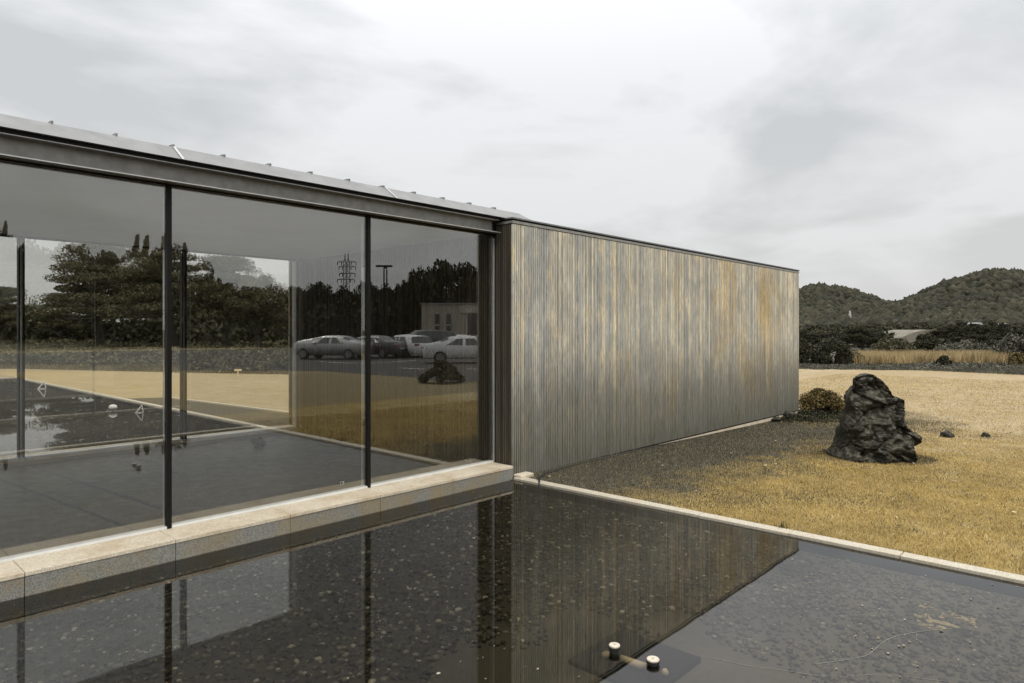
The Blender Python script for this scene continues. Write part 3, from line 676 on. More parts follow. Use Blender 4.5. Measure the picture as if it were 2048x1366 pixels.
def blades(name, P, h, w, m, lean=.35, label='', cat='grass', curve=True):
    P = np.asarray(P, float); n = len(P); a = rng.uniform(0, 6.28, n); hh = h * rng.uniform(.5, 1.15, n); ln = hh * rng.uniform(0, lean, n); b_ = rng.uniform(0, 6.28, n)
    dx, dy = np.cos(a) * w / 2, np.sin(a) * w / 2
    V = np.stack([np.stack([P[:, 0] - dx, P[:, 1] - dy, P[:, 2]], -1), np.stack([P[:, 0] + dx, P[:, 1] + dy, P[:, 2]], -1),
                  np.stack([P[:, 0] + np.cos(b_) * ln, P[:, 1] + np.sin(b_) * ln, P[:, 2] + hh], -1)], 1).reshape(-1, 3)
    return tag(link(name, npmesh(name, V, np.arange(n * 3).reshape(-1, 3)), m), label, cat, kind='stuff')
# ------------------------------------------------------------------ trees north of the far pool (through the glass)
pines = [limb_tree('pine', 3, 6.0, 3.4, M['pine'], 110, 420, .072, '', 'pine tree', 'spreading pines beyond the far pool'),
         limb_tree('pine', 8, 6.0, 3.2, M['pine'], 100, 420, .072, '', 'pine tree', 'spreading pines beyond the far pool'),
         limb_tree('round', 5, 6.0, 2.6, M['pine'], 90, 420, .075, '', 'broadleaf tree', 'broadleaf trees beyond the far pool', .2)]
used = set()
def grove(proto, px, depth, top, label, width=1.0, rz=0.0):
    x, y = at(px, depth=depth); z = float(terrain_h(np.array([x]), np.array([y]))[0]) - .15; s = (hgt(top, depth) - z) / 6.0
    if proto not in used: used.add(proto); o = pines[proto]; put(o, x, y, z, rz, (s * width, s * width, s)); o['label'] = label
    else: o = copy_tree(pines[proto], (x, y, z), rz, (s * width, s * width, s), label)
    return o
grove(0, 205, 38, 494, 'largest spreading pine, left of the first mullion through the glass', .98, .3)
grove(1, 345, 36, 488, 'tall pine directly behind the thick first mullion', 1.05, 1.0)
grove(0, 120, 43, 588, 'lower pine just right of the far left mullion', 1.0, 2.2)
grove(1, 10, 40, 575, 'pine cut off by the left edge of the photo', 1.05, 2.0)
grove(0, 450, 37, 515, 'pine right of the narrow far mullion', .95, 4.1)
grove(2, 520, 36, 552, 'loose leafy tree near the right end of the far window', 1.0, .5)
grove(2, 590, 37, 590, 'low leafy tree at the right end of the far window', 1.1, 2.5)
grove(1, 260, 46, 540, 'pine farther back between the two tallest pines', 1.2, 3.3)
grove(2, 60, 50, 610, 'farther low tree behind the far pool, left', 1.5, 1.1)
grove(2, -80, 44, 560, 'leafy tree just outside the left edge, beyond the far pool', 1.3, 4.0)
grove(1, 400, 50, 560, 'farther pine right of the first mullion, deep behind', 1.4, 5.0)
# low scrub on the bank under the pines
cs, rs_ = [], []
for i in range(620):
    px = rng.uniform(-160, 700); dep = rng.uniform(27, 44); x, y = at(px, depth=dep)
    if edge_dist(np.array([x]), np.array([y]))[0] < .9: continue
    z = float(terrain_h(np.array([x]), np.array([y]))[0]); q = rng.uniform(.12, .6); cs.append((x, y, z + .1)); rs_.append((q * 1.4, q * 1.4, q * .6))
tag(link('undergrowth', leaf_mesh('undergrowth', cs, rs_, 150, .12), M['leafolive']), 'low olive scrub on the bank under the pines', 'undergrowth', kind='stuff')
cs, rs_ = [], []
for i in range(220):
    px = rng.uniform(-200, 760); dep = rng.uniform(44, 70); x, y = at(px, depth=dep); z = float(terrain_h(np.array([x]), np.array([y]))[0]); q = rng.uniform(.8, 1.6)
    cs.append((x, y, z + q * .7)); rs_.append((q * 1.3, q * 1.3, q))
tag(link('distant_thicket', leaf_mesh('distant_thicket', cs, rs_, 120, .28), M['leafdark']), 'dark thicket far behind the pines', 'thicket', kind='stuff')
def bankgrass(n, pa, pb, dmax, h, m, label, dd=(24, 50)):
    px = rng.uniform(pa, pb, n * 3); dep = rng.uniform(dd[0], dd[1], n * 3); u = (px - 1024) / FPX; X = dep * (FX + u * RX); Y = dep * (FY + u * RY); d = edge_dist(X, Y)
    k = (d > .02) & (d < dmax); X, Y = X[k][:n], Y[k][:n]; blades('bank_grass', np.stack([X, Y, terrain_h(X, Y) - .02], -1), h, .03, m, .9, label)
bankgrass(60000, -160, 720, 12, .18, M['leafscrub'], 'rough olive grass on the bank beyond the far lawn', (24, 52))
bankgrass(45000, 1580, 2150, 9, .14, M['leafgrey'], 'rough grey-green grass along the right edge of the lawn', (26, 46))
# stone tables and sign on the bank
for px, dep, wd, lb in ((216, 38, 1.1, 'low stone table on the bank, left one under the pines'), (352, 36, 1.6, 'longer stone table on the bank behind the first mullion')):
    x, y = at(px, depth=dep); z = hgt(697, dep); g0 = float(terrain_h(np.array([x]), np.array([y]))[0])
    e0 = empty('stone_table', (x, y, g0), lb, 'table', rz=R(YAW - 90)); MB().box(-wd / 2, wd / 2, -.35, .35, z - g0 - .06, z - g0).build('tabletop', M['alu'], e0, bevel=.01)
    MB().box(wd * .2, wd * .2 + .3, -.2, .2, -.1, z - g0 - .062).build('leg', M['rock'], e0, bevel=.02)
x, y = at(476, 748, z=.0); e0 = empty('garden_sign', (x, y, 0), 'tiny pale yellow sign on a post at the far lawn edge', 'sign', rz=R(YAW - 90))
ym = simple('cream_paint', (.72, .58, .33), .6); MB().box(-.02, .02, -.02, .02, -.1, .12).build('post', ym, e0); MB().box(-.13, .13, -.05, .05, .121, .19).build('board', ym, e0, bevel=.005)
# wire floats on the far pool
def pool_float(px, py, s, label):
    x, y = at(px, py); e0 = empty('pool_float', (x, y, 0), label, 'float', 'floating devices on the far pool')
    wm = M['alu_white']; a = R(YAW - 90)
    q = [Vector((-.10, 0, .0)), Vector((.06, 0, .20)), Vector((.10, 0, .02))]
    rot = Matrix.Rotation(a, 3, 'Z'); P = [rot @ (v * s) for v in q]
    MB().tube([P[0], P[1]], .016 * s, 6).build('arm', wm, e0); MB().tube([P[1], P[2]], .008 * s, 6).build('rod', wm, e0); MB().tube([P[2], P[0]], .008 * s, 6).build('rod', wm, e0)
M['alu_white'] = simple('white_plastic', (.78, .77, .72), .4)
pool_float(279, 826, .8, 'small white triangular frame on the far pool, nearest the hall'); pool_float(84, 778, 1.15, 'small white triangular frame on the far pool, farthest left')
x, y = at(226, 822); e0 = empty('pool_lamp', (x, y, 0), 'round white lamp low on the far pool beside its kerb', 'lamp')
MB().lathe([(.03, -.06), (.03, .02)], 10).build('stem', M['darksteel'], e0); MB().lathe([(.02, .02), (.07, .045), (.085, .08), (.07, .12), (.02, .14)], 14).build('globe', M['alu_white'], e0, smooth=True)

# ------------------------------------------------------------------ round bush and ground cover at the wall end
def dome(name, px, dep, rr, hh, m, per, leaf, label, cat='bush', base=None, group=None, kind=None):
    x, y = at(px, depth=dep); z = base if base is not None else float(terrain_h(np.array([x]), np.array([y]))[0])
    root = empty(name, (x, y, z), label, cat, group); rs2 = random.Random(int(px * 7 + dep)); cs, rs_ = [(0, 0, hh * .35)], [(rr * .9, rr * .9, hh * .6)]
    for i in range(26):
        a = rs2.uniform(0, 6.28); ph = math.acos(rs2.uniform(0, 1)); cs.append((math.cos(a) * math.sin(ph) * rr * .72, math.sin(a) * math.sin(ph) * rr * .72, hh * .70 * math.cos(ph) + .05 * hh)); q = rr * rs2.uniform(.22, .34); rs_.append((q, q, min(q, hh * .35)))
    b = MB()
    for i in range(5): a = i * 1.3; b.tube([(0, 0, -.1), (math.cos(a) * rr * .25, math.sin(a) * rr * .25, hh * .3), (math.cos(a) * rr * .5, math.sin(a) * rr * .5, hh * .6)], [.04 * rr, .03 * rr, .012 * rr], 5, False)
    b.build('stem', M['bark'], root)
    link('foliage', leaf_mesh('foliage', cs, rs_, per, leaf), m, root); return root
dome('round_bush', 1641, 14.9, .62, .50, M['leafochre'], 420, .030, 'rounded ochre-topped bush at the far end of the slatted wall', base=-.10)
cs = []; rs_ = []
for i in range(70):
    px = rng.uniform(1560, 1690); py = rng.uniform(826, 846); x, y = at(px, py, z=-.08); cs.append((x, y, -.06)); rs_.append((.16, .16, .07))
tag(link('ground_cover', leaf_mesh('ground_cover', cs, rs_, 90, .028), M['leafdark']), 'dark low ground cover in front of the round bush', 'ground cover', kind='stuff')

# ------------------------------------------------------------------ planting beyond the lawn on the right
dome('dark_bush', 1668, 35, 1.05, 1.45, M['leafdark'], 260, .07, 'rounded dark bush left of the golden grass', 'bush')
dome('dark_bush', 1608, 36, .9, 1.5, M['leafdark'], 260, .07, 'dark bush touching the end of the slatted wall', 'bush')
dome('dark_bush', 1888, 33.0, .40, .62, M['leafdark'], 160, .06, 'small round dark bush in front of the golden grass', 'bush')
dome('dark_bush', 1852, 52, 1.3, 1.5, M['leafdark'], 260, .09, 'flat oval dark bush above the golden grass', 'bush')
dome('grey_bush', 2038, 38, 1.35, 1.9, M['leafgrey'], 260, .08, 'pale grey-green bush at the right edge of the photo', 'bush')
dome('ochre_bush', 2046, 33.5, .75, .85, M['leafochre'], 200, .07, 'ochre bush at the right edge beside the golden grass', 'bush')
dome('olive_bush', 1700, 36, .9, .75, M['leafolive'], 220, .07, 'low olive bush at the left end of the golden grass', 'bush')
dome('olive_bush', 1785, 47, 1.6, 1.35, M['leafolive'], 260, .09, 'wide olive bush behind the middle of the golden grass', 'bush')
dome('olive_bush', 1930, 43, 2.0, 1.25, M['leafgrey'], 260, .08, 'wide grey-olive bush behind the golden grass, right', 'bush')
mids = [limb_tree('round', 21, 6.0, 2.5, M['leafdark'], 60, 200, .13, '', 'dark tree', 'dark trees in the middle distance', .15), limb_tree('round', 27, 6.0, 2.9, M['leafdark'], 60, 200, .13, '', 'dark tree', 'dark trees in the middle distance', .15)]
mu = [0, 0]
def midtree(k, px, dep, top, w, label):
    x, y = at(px, depth=dep); z = float(terrain_h(np.array([x]), np.array([y]))[0]) - .3; s = (hgt(top, dep) - z) / 6.0; sw = w / FPX * dep / 2 / (2.7)
    if not mu[k]: mu[k] = 1; put(mids[k], x, y, z, 0, (sw, sw, s))
    else: return copy_tree(mids[k], (x, y, z), px * .1, (sw, sw, s), label)
    mids[k]['label'] = label
for i, a in enumerate([(0, 1612, 62, 660, 60, 'dark tree showing past the end of the slatted wall'), (1, 1725, 56, 652, 75, 'broad dark tree above the rounded dark bush'), (0, 1655, 75, 664, 70, 'dark tree between the wall end and the broad tree'),
                       (1, 1765, 60, 668, 60, 'low dark tree left of the pale arched shed'), (0, 1925, 62, 641, 70, 'tallest dark tree of the right-hand clump'), (1, 1900, 70, 655, 70, 'dark tree just right of the pale arched shed'),
                       (0, 1990, 60, 641, 60, 'dark tree between the two white-walled houses'), (1, 1960, 54, 668, 95, 'wide low dark tree in front of the houses'), (0, 2035, 66, 655, 60, 'dark tree at the right edge below the hill'),
                       (1, 2010, 48, 680, 80, 'low dark tree left of the grey-green bush'), (0, 2100, 60, 645, 90, 'dark tree just outside the right edge')]): midtree(*a)
cs, rs_ = [], []
for i in range(330):
    px = rng.uniform(1560, 2250); dep = rng.uniform(60, 165); x, y = at(px, depth=dep)
    if 1765 < px < 1895 and dep < 105: continue
    z = float(terrain_h(np.array([x]), np.array([y]))[0]); q = rng.uniform(.6, 1.4) * (.6 + dep / 150); cs.append((x, y, z + q * .2)); rs_.append((q * 1.8, q * 1.8, q * .55))
tag(link('distant_scrub', leaf_mesh('distant_scrub', cs, rs_, 130, .34), M['leafdark']), 'dark scrub between the golden reeds and the hills', 'scrub', kind='stuff')
# golden dry reeds
P = []
for i in range(30000):
    px = rng.uniform(1692, 2035); dep = rng.uniform(35, 41) + (2 if px > 1900 else 0)
    if noise.noise(Vector((px * .02, dep * .4, 0))) < -.25: continue
    x, y = at(px, depth=dep); P.append((x, y, 0))
P = np.array(P); P[:, 2] = terrain_h(P[:, 0], P[:, 1])
blades('dry_reeds', P, .62, .035, M['reed'], .5, 'golden dry reeds in a band beyond the lawn')
cs, rs_ = [], []
for i in range(330):
    px = rng.uniform(1600, 2120); dep = rng.uniform(30.5, 34.5); x, y = at(px, depth=dep)
    d = edge_dist(np.array([x]), np.array([y]))[0]
    if d < .15: continue
    z = float(terrain_h(np.array([x]), np.array([y]))[0]); q = rng.uniform(.2, .5) * (1 if px > 1850 else .55); cs.append((x, y, z)); rs_.append((q * 1.8, q * 1.8, q * .55))
tag(link('creeping_shrubs', leaf_mesh('creeping_shrubs', cs, rs_, 170, .055), M['leafgrey']), 'low grey-green creeping shrubs along the lawn edge', 'shrubs', kind='stuff')
# arched shed / greenhouse
x, y = at(1832, depth=88); z = hgt(680, 88); e0 = empty('arched_shed', (x, y, z - 1), 'pale grey arched shed roof among the trees below the hills', 'shed', rz=R(YAW - 90))
pf = [(-3.4, 1.0), (-2.4, 1.5), (-1.0, 2.05), (.4, 2.35), (1.6, 2.35), (2.6, 2.1), (2.9, 1.0), (2.9, -1), (-3.4, -1)]
MB().prism(pf, 'y', -1.5, 6).build('shell', simple('faded_sheeting', (.20, .18, .135), .8, 0, .3, 1.2), e0)
for q in (.55, 1.75): MB().box(q, q + .22, -1.56, -1.502, .9, 1.9).build('door_post', M['darksteel'], e0)
# houses on the slope
def on_slope(px, row, d0=170):
    for dep in np.arange(d0, 520, 3.0):
        x, y = at(px, depth=dep); z = float(terrain_h(np.array([x]), np.array([y]))[0])
        if HOR - (z - EYE) * FPX / dep <= row: return dep, x, y, z
    return dep, x, y, z
CLEAR = []
def house(px, py, wpx, hpx, label):
    dep, x, y, z = on_slope(px, py); w = wpx / FPX * dep; CLEAR.append((px, dep, wpx)); h = hpx / FPX * dep
    e0 = empty('house', (x, y, z), label, 'house', rz=R(YAW - 90 + 20))
    MB().box(-w / 2, w / 2, 0, w, -2, h * .65).build('wall', simple('white_render', (.62, .62, .59), .8), e0)
    MB().prism([(-w / 2 - .15, h * .65), (w / 2 + .15, h * .65), (w * .22, h), (-w * .22, h)], 'y', -.2, w + .2).build('roof', simple('pale_roof', (.40, .40, .39), .6), e0)
    wn = MB().box(-w * .34, -w * .14, -.03, -.002, h * .25, h * .5).build('window', M['darksteel'], e0); c = wn.copy(); COL.objects.link(c); c.parent = e0; c.location = (w * .42, 0, 0)
house(1958, 664, 17, 13, 'white house with pale roof, left one on the slope'); house(1980, 662, 8, 7, 'narrow white house between the trees on the slope')
house(2013, 663, 13, 11, 'white house on the slope nearest the right edge')
# little white mast on the left hill
dep, x, y, z = on_slope(1700, 644, 200); CLEAR.append((1700, dep, 5)); e0 = empty('mast', (x, y, z), 'tiny white lattice mast on the left hillside', 'mast'); kk = dep / 330
b = MB()
for a_, b_ in ((-1, -1), (1, -1), (1, 1), (-1, 1)): b.tube([(a_ * .7 * kk, b_ * .7 * kk, -3), (a_ * .2 * kk, b_ * .2 * kk, 5.4 * kk)], .10 * kk, 5)
b.build('frame', M['alu_white'], e0)
for k in range(3):
    MB().tube([(-1.1 * kk, 0, (2.2 + k * 1.2) * kk), (1.1 * kk, 0, (2.2 + k * 1.2) * kk)], .10 * kk, 5).build('crossarm', M['alu_white'], e0)

# forest on the hills: canopy clumps, one object
m = 34000; pxs = rng.uniform(1500, 2300, m); dep = 190 + (600 - 190) * rng.random(m) ** .8; ok = np.ones(m, bool)
for (cp, cd, cw) in CLEAR: ok &= ~((np.abs(pxs - cp) < cw * .5 + 3) & (dep < cd + 8) & (dep > cd - 45))
pxs, dep = pxs[ok], dep[ok]; m = len(pxs)
u = (pxs - 1024) / FPX; X = dep * (FX + u * RX); Y = dep * (FY + u * RY); Z = terrain_h(X, Y)
s = (.6 + 1.7 * rng.random(m) ** 2) * (.75 + dep / 900); V0 = IV[None] * (1 + rng.normal(0, .26, (m, len(IV), 1))) * s[:, None, None]; V0[..., 2] *= rng.uniform(.8, 1.3, m)[:, None]
V = (V0 + np.stack([X, Y, Z + s * .35], -1)[:, None, :]).reshape(-1, 3); F = (IF[None] + (np.arange(m) * len(IV))[:, None, None]).reshape(-1, 3)
M['canopy'] = leafmat('hill_canopy', [(0, (.026, .026, .016)), (.6, (.042, .041, .025)), (1, (.070, .062, .038))], patch=.035)
tag(link('hill_forest', npmesh('hill_forest', V, F), M['canopy']), 'forest canopy covering both hills', 'forest', kind='stuff')

# ------------------------------------------------------------------ lawn blades
def grass_patch(name, n, x0, x1, y0, y1, h, w, m, label, dens):
    x = rng.uniform(x0, x1, n); y = rng.uniform(y0, y1, n); kp = dens(x, y); x, y = x[kp], y[kp]
    z = np.array([lawn_z(a, b) for a, b in zip(x, y)]) - .004; blades(name, np.stack([x, y, z], -1), h, w, m, 1.1, label)
def clump(x, y): return np.array([noise.noise(Vector((a * 2.2, b * 2.2, 9))) + .6 * noise.noise(Vector((a * 6.5, b * 6.5, 4))) for a, b in zip(x, y)])
def wall_damp(x, y):   # damp band beside the wall foot and patches of it further out
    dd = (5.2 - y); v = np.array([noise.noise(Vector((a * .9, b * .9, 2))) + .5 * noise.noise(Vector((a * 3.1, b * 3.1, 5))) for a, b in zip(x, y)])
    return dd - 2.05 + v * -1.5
grass_patch('dry_grass', 260000, 5.76, 14.5, -1.0, 5.22, .028, .0055, M['blade'], 'short golden dry grass blades of the near lawn', lambda x, y: (rng.random(len(x)) < np.clip(1.25 - (x - 6) / 11, .35, 1)) & ((wall_damp(x, y) > rng.random(len(x)) * .9 - .35) | (rng.random(len(x)) < .05)) & (clump(x, y) > rng.random(len(x)) * .5 - .55))
grass_patch('damp_grass', 150000, 5.79, 15.5, -.5, 5.22, .032, .006, M['blade_dark'], 'darker damp grass along the foot of the slatted wall', lambda x, y: (wall_damp(x, y) < rng.random(len(x)) * 1.2 - .25) | ((rng.random(len(x)) < .35) & (x < 12.5) & (clump(x, y) < -.32 + .05 * (9 - x))))
grass_patch('far_grass', 60000, 13.0, 30, -2, 9, .035, .012, M['blade'], 'dry grass of the middle lawn', lambda x, y: (y < 5.1) | (x > 14.9))
V = []; F = []
for i in range(260):
    x, y = rng.uniform(5.9, 14), rng.uniform(-.5, 5.1); a0 = rng.uniform(0, 6.28); s_ = rng.uniform(.008, .022); z = lawn_z(x, y) + .022; b = len(V)
    for j in range(6): r_ = s_ * (1 if j % 3 else 1.7); V.append((x + r_ * math.cos(a0 + j * 1.047), y + r_ * .7 * math.sin(a0 + j * 1.047), z + rng.uniform(-.006, .008)))
    F.append([b + j for j in range(6)])
tag(link('lawn_litter', npmesh('lawn_litter', V, F), leafmat('dead_leaf', [(0, (.05, .04, .025)), (.5, (.16, .10, .05)), (1, (.55, .48, .34))])), 'dead leaves scattered over the near lawn', 'leaf litter', kind='stuff')
# dark weed tufts at the kerb
for i, (yy_, n_, lb) in enumerate([(2.19, 40, 'dark weed tuft growing over the kerb joint')]):
    x0 = 5.80; P = np.stack([x0 + rng.normal(0, .03, n_), yy_ + rng.normal(0, .03, n_), np.full(n_, .0)], -1)
    o = blades('weed_tuft', P, .09, .006, M['leafdark'], .7, lb, 'weed'); del o['kind']

bx_, by_ = at(1745, depth=9.25); n_ = 9000; a_ = rng.uniform(0, 6.28, n_); q_ = rng.uniform(.75, 1.45, n_) ** .8
ex1, ex2 = np.cos(a_) * .60 * q_, np.sin(a_) * .44 * q_; P = np.stack([bx_ + ex1 * RX + ex2 * FX, by_ + ex1 * RY + ex2 * FY, np.full(n_, -.075)], -1)
blades('boulder_tufts', P, .065, .007, M['blade_dark'], .8, 'longer dull grass growing round the foot of the boulder')
# ------------------------------------------------------------------ hose, pump pit, cable, scum in the near pool
pts = [(5.62, 4.78, -.03), (5.64, 4.80, .012), (5.70, 4.85, .036), (5.78, 4.93, .034), (5.90, 5.02, .018), (6.10, 5.10, .012), (6.5, 5.16, .010), (7.6, 5.19, -.0), (9.4, 5.2, -.02)]
tag(MB().tube(pts, .011, 8).build('garden_hose', simple('black_rubber', (.02, .02, .018), .5), smooth=True), 'thin black hose from the wall foot over the kerb', 'hose')
tag(MB().box(5.70, 5.92, 5.12, 5.245, -.1, .05).build('corner_block', M['coping'], bevel=.006), 'small stone block under the corner of the slatted wall', 'block')
pit = empty('pump_pit', (3.125, 1.98, -.09), 'square dark pit plate on the pool floor under the nozzles', 'pit')
MB().box(-.255, .255, -.26, .26, -.02, .016).build('plate', simple('black_plate', (.006, .006, .005), .5), pit, bevel=.004)
def nozzle(px, py, z, r_, label):
    x, y = at(px, py, z=z); e0 = empty('nozzle', (x, y, -.08), label, 'nozzle', 'round nozzles standing in the near pool')
    H_ = z + .08; MB().lathe([(r_ * .85, 0), (r_ * .85, H_ - .018), (r_, H_ - .016), (r_, H_ - .004), (r_ * .93, H_ - .003)], 28).build('body', simple('black_plastic', (.02, .02, .018), .35), e0)
    top = MB().lathe([(r_ * .92, H_ - .003), (r_ * .95, H_ + .003), (r_ * .86, H_ + .006), (.004, H_ + .0065)], 28).build('cap', simple('sandy_cap', (.62, .54, .42), .55, 0, .2, 60), e0)
    MB().lathe([(.006, H_ + .006), (.006, H_ + .009), (.002, H_ + .0095)], 10).build('screw', M['alu'], top)
nozzle(1229, 1291, .036, .031, 'round nozzle with sandy cap on the dark plate, left one')
nozzle(1306, 1319, .024, .034, 'round nozzle with pale cap just above the water, right one')
a = at(1242, 1316, z=-.05); b2 = at(1292, 1333, z=-.05)
e0 = empty('pipe_fitting', (a[0], a[1], -.055), 'pale plastic pipe under water between the two nozzles', 'pipe')
MB().tube([(0, 0, 0), (b2[0] - a[0], b2[1] - a[1], 0)], .022, 12).build('pipe', simple('cream_plastic', (.60, .52, .38), .5), e0, smooth=True)
c2 = at(1330, 1342, z=-.05); MB().lathe([(.004, -.02), (.018, -.012), (.02, 0), (.012, .014), (.003, .018)], 12, (c2[0] - a[0], c2[1] - a[1], 0)).build('plug', simple('cream_plastic_bright', (.75, .66, .5), .4), e0, smooth=True)
c2 = at(1214, 1306, z=-.05); MB().lathe([(.004, -.02), (.03, -.012), (.03, 0), (.015, .01)], 12, (c2[0] - a[0], c2[1] - a[1], 0)).build('elbow', simple('brown_plastic', (.30, .24, .15), .4), e0, smooth=True)
cm = simple('grey_cable', (.24, .235, .21), .6)
def cable(pp_, r_, label):
    P = [at(px, py, z=-.004) + (.001,) for px, py in pp_]; Q = []
    for i in range(len(P) - 1):
        p0, p1, p2, p3 = [Vector(P[min(max(i + d, 0), len(P) - 1)]) for d in (-1, 0, 1, 2)]
        for k in range(8):
            t_ = k / 8; Q.append(.5 * ((2 * p1) + (p2 - p0) * t_ + (2 * p0 - 5 * p1 + 4 * p2 - p3) * t_ ** 2 + (-p0 + 3 * p1 - 3 * p2 + p3) * t_ ** 3))
    Q.append(Vector(P[-1])); tag(MB().tube(Q, r_, 5).build('cable', cm, smooth=True), label, 'cable')
cable([(1630, 1330), (1690, 1322), (1732, 1313), (1752, 1298), (1770, 1284), (1800, 1272), (1850, 1264), (1920, 1257)], .0016, 'thin pale S-curved cable afloat in the right of the pool')
cable([(1400, 1314), (1440, 1322), (1500, 1334), (1560, 1342), (1640, 1354)], .0012, 'thin pale cable leading right from the dark plate')
cable([(1680, 1357), (1720, 1352), (1800, 1354), (1900, 1366)], .001, 'faint pale cable at the bottom edge of the pool')
# floating scum patch (outline of the drifting patch, a thin raft with thickness)
sc_o = [(1848, 1211), (1866, 1212), (1880, 1224), (1912, 1226), (1928, 1236), (1946, 1236), (1950, 1250), (1936, 1240), (1922, 1236), (1898, 1230), (1868, 1230), (1856, 1238), (1862, 1248), (1884, 1253), (1868, 1256), (1846, 1246), (1836, 1234), (1838, 1230), (1858, 1228), (1862, 1222)]
P = [at(px, py, z=.002) for px, py in sc_o]; cx = sum(p[0] for p in P) / len(P); cy = sum(p[1] for p in P) / len(P)
e0 = empty('algae_raft', (cx, cy, 0), 'broken tan raft of algae drifting at the right of the pool', 'algae')
sm = simple('algae_scum', (.60, .50, .33), .9, 0, .4, 25, .3)
def frag(mb, x, y, s_, z0, z1):
    k = random.randint(6, 9); a0 = random.uniform(0, 6.28)
    mb.prism([(x + s_ * random.uniform(.45, 1.1) * math.cos(a0 + j * 6.28 / k), y + s_ * random.uniform(.45, 1.1) * math.sin(a0 + j * 6.28 / k)) for j in range(k)], 'z', z0, z1)
mb_ = MB()
for i in range(len(P)):
    (xa, ya), (xb, yb) = P[i], P[(i + 1) % len(P)]
    for q in range(4):
        f_ = random.random(); w_ = random.gauss(0, .010); frag(mb_, xa + (xb - xa) * f_ - cx + w_, ya + (yb - ya) * f_ - cy + random.gauss(0, .010), random.uniform(.006, .020), -.010 - .0002 * i, -.006 + .0003 * (i % 7))
o = mb_.build('scum', sm, e0); o['kind'] = 'stuff'
P = [at(px, py, z=.004) for px, py in [(1862, 1236), (1875, 1237), (1898, 1243), (1920, 1251), (1916, 1253), (1890, 1247), (1866, 1241)]]
MB().prism([(p[0] - cx, p[1] - cy) for p in P], 'z', -.009, -.004).build('twig', sm, e0)

# ------------------------------------------------------------------ the place behind the viewer, mirrored in the glass
def sheet(name, pts, z, m, kind='structure'):
    me = bpy.data.meshes.new(name); me.from_pydata([(x, y, z) for x, y in pts], [], [tuple(range(len(pts)))]); me.update()
    o = link(name, me, m); tag(o, kind=kind); return o
sheet('car_park', [(15.6, -14.5), (15.7, -8.2), (14.8, -5.7), (16, -4.9), (34, -4.0), (72, -9), (72, -52), (5.9, -52), (5.9, -24), (12, -19)], .014, M['asphalt'])
def strip(pts, w, name='painted_line'):
    b = MB()
    for a_, c_ in zip(pts[:-1], pts[1:]):
        a_, c_ = Vector(a_), Vector(c_); d = (c_ - a_).normalized(); n_ = Vector((-d.y, d.x)) * w / 2
        b.add([(a_ + n_).to_tuple() + (.019,), (a_ - n_).to_tuple() + (.019,), (c_ - n_).to_tuple() + (.019,), (c_ + n_).to_tuple() + (.019,)], [(0, 1, 2, 3)])
    o = b.build(name, M['white_line']); tag(o, kind='structure')
strip([mir(638, 724), mir(690, 726.5), mir(731, 727), mir(780, 725), mir(832, 721)], .16); strip([mir(800, 736.5), mir(848, 739)], .14); strip([mir(932, 738), mir(965, 740)], .14)

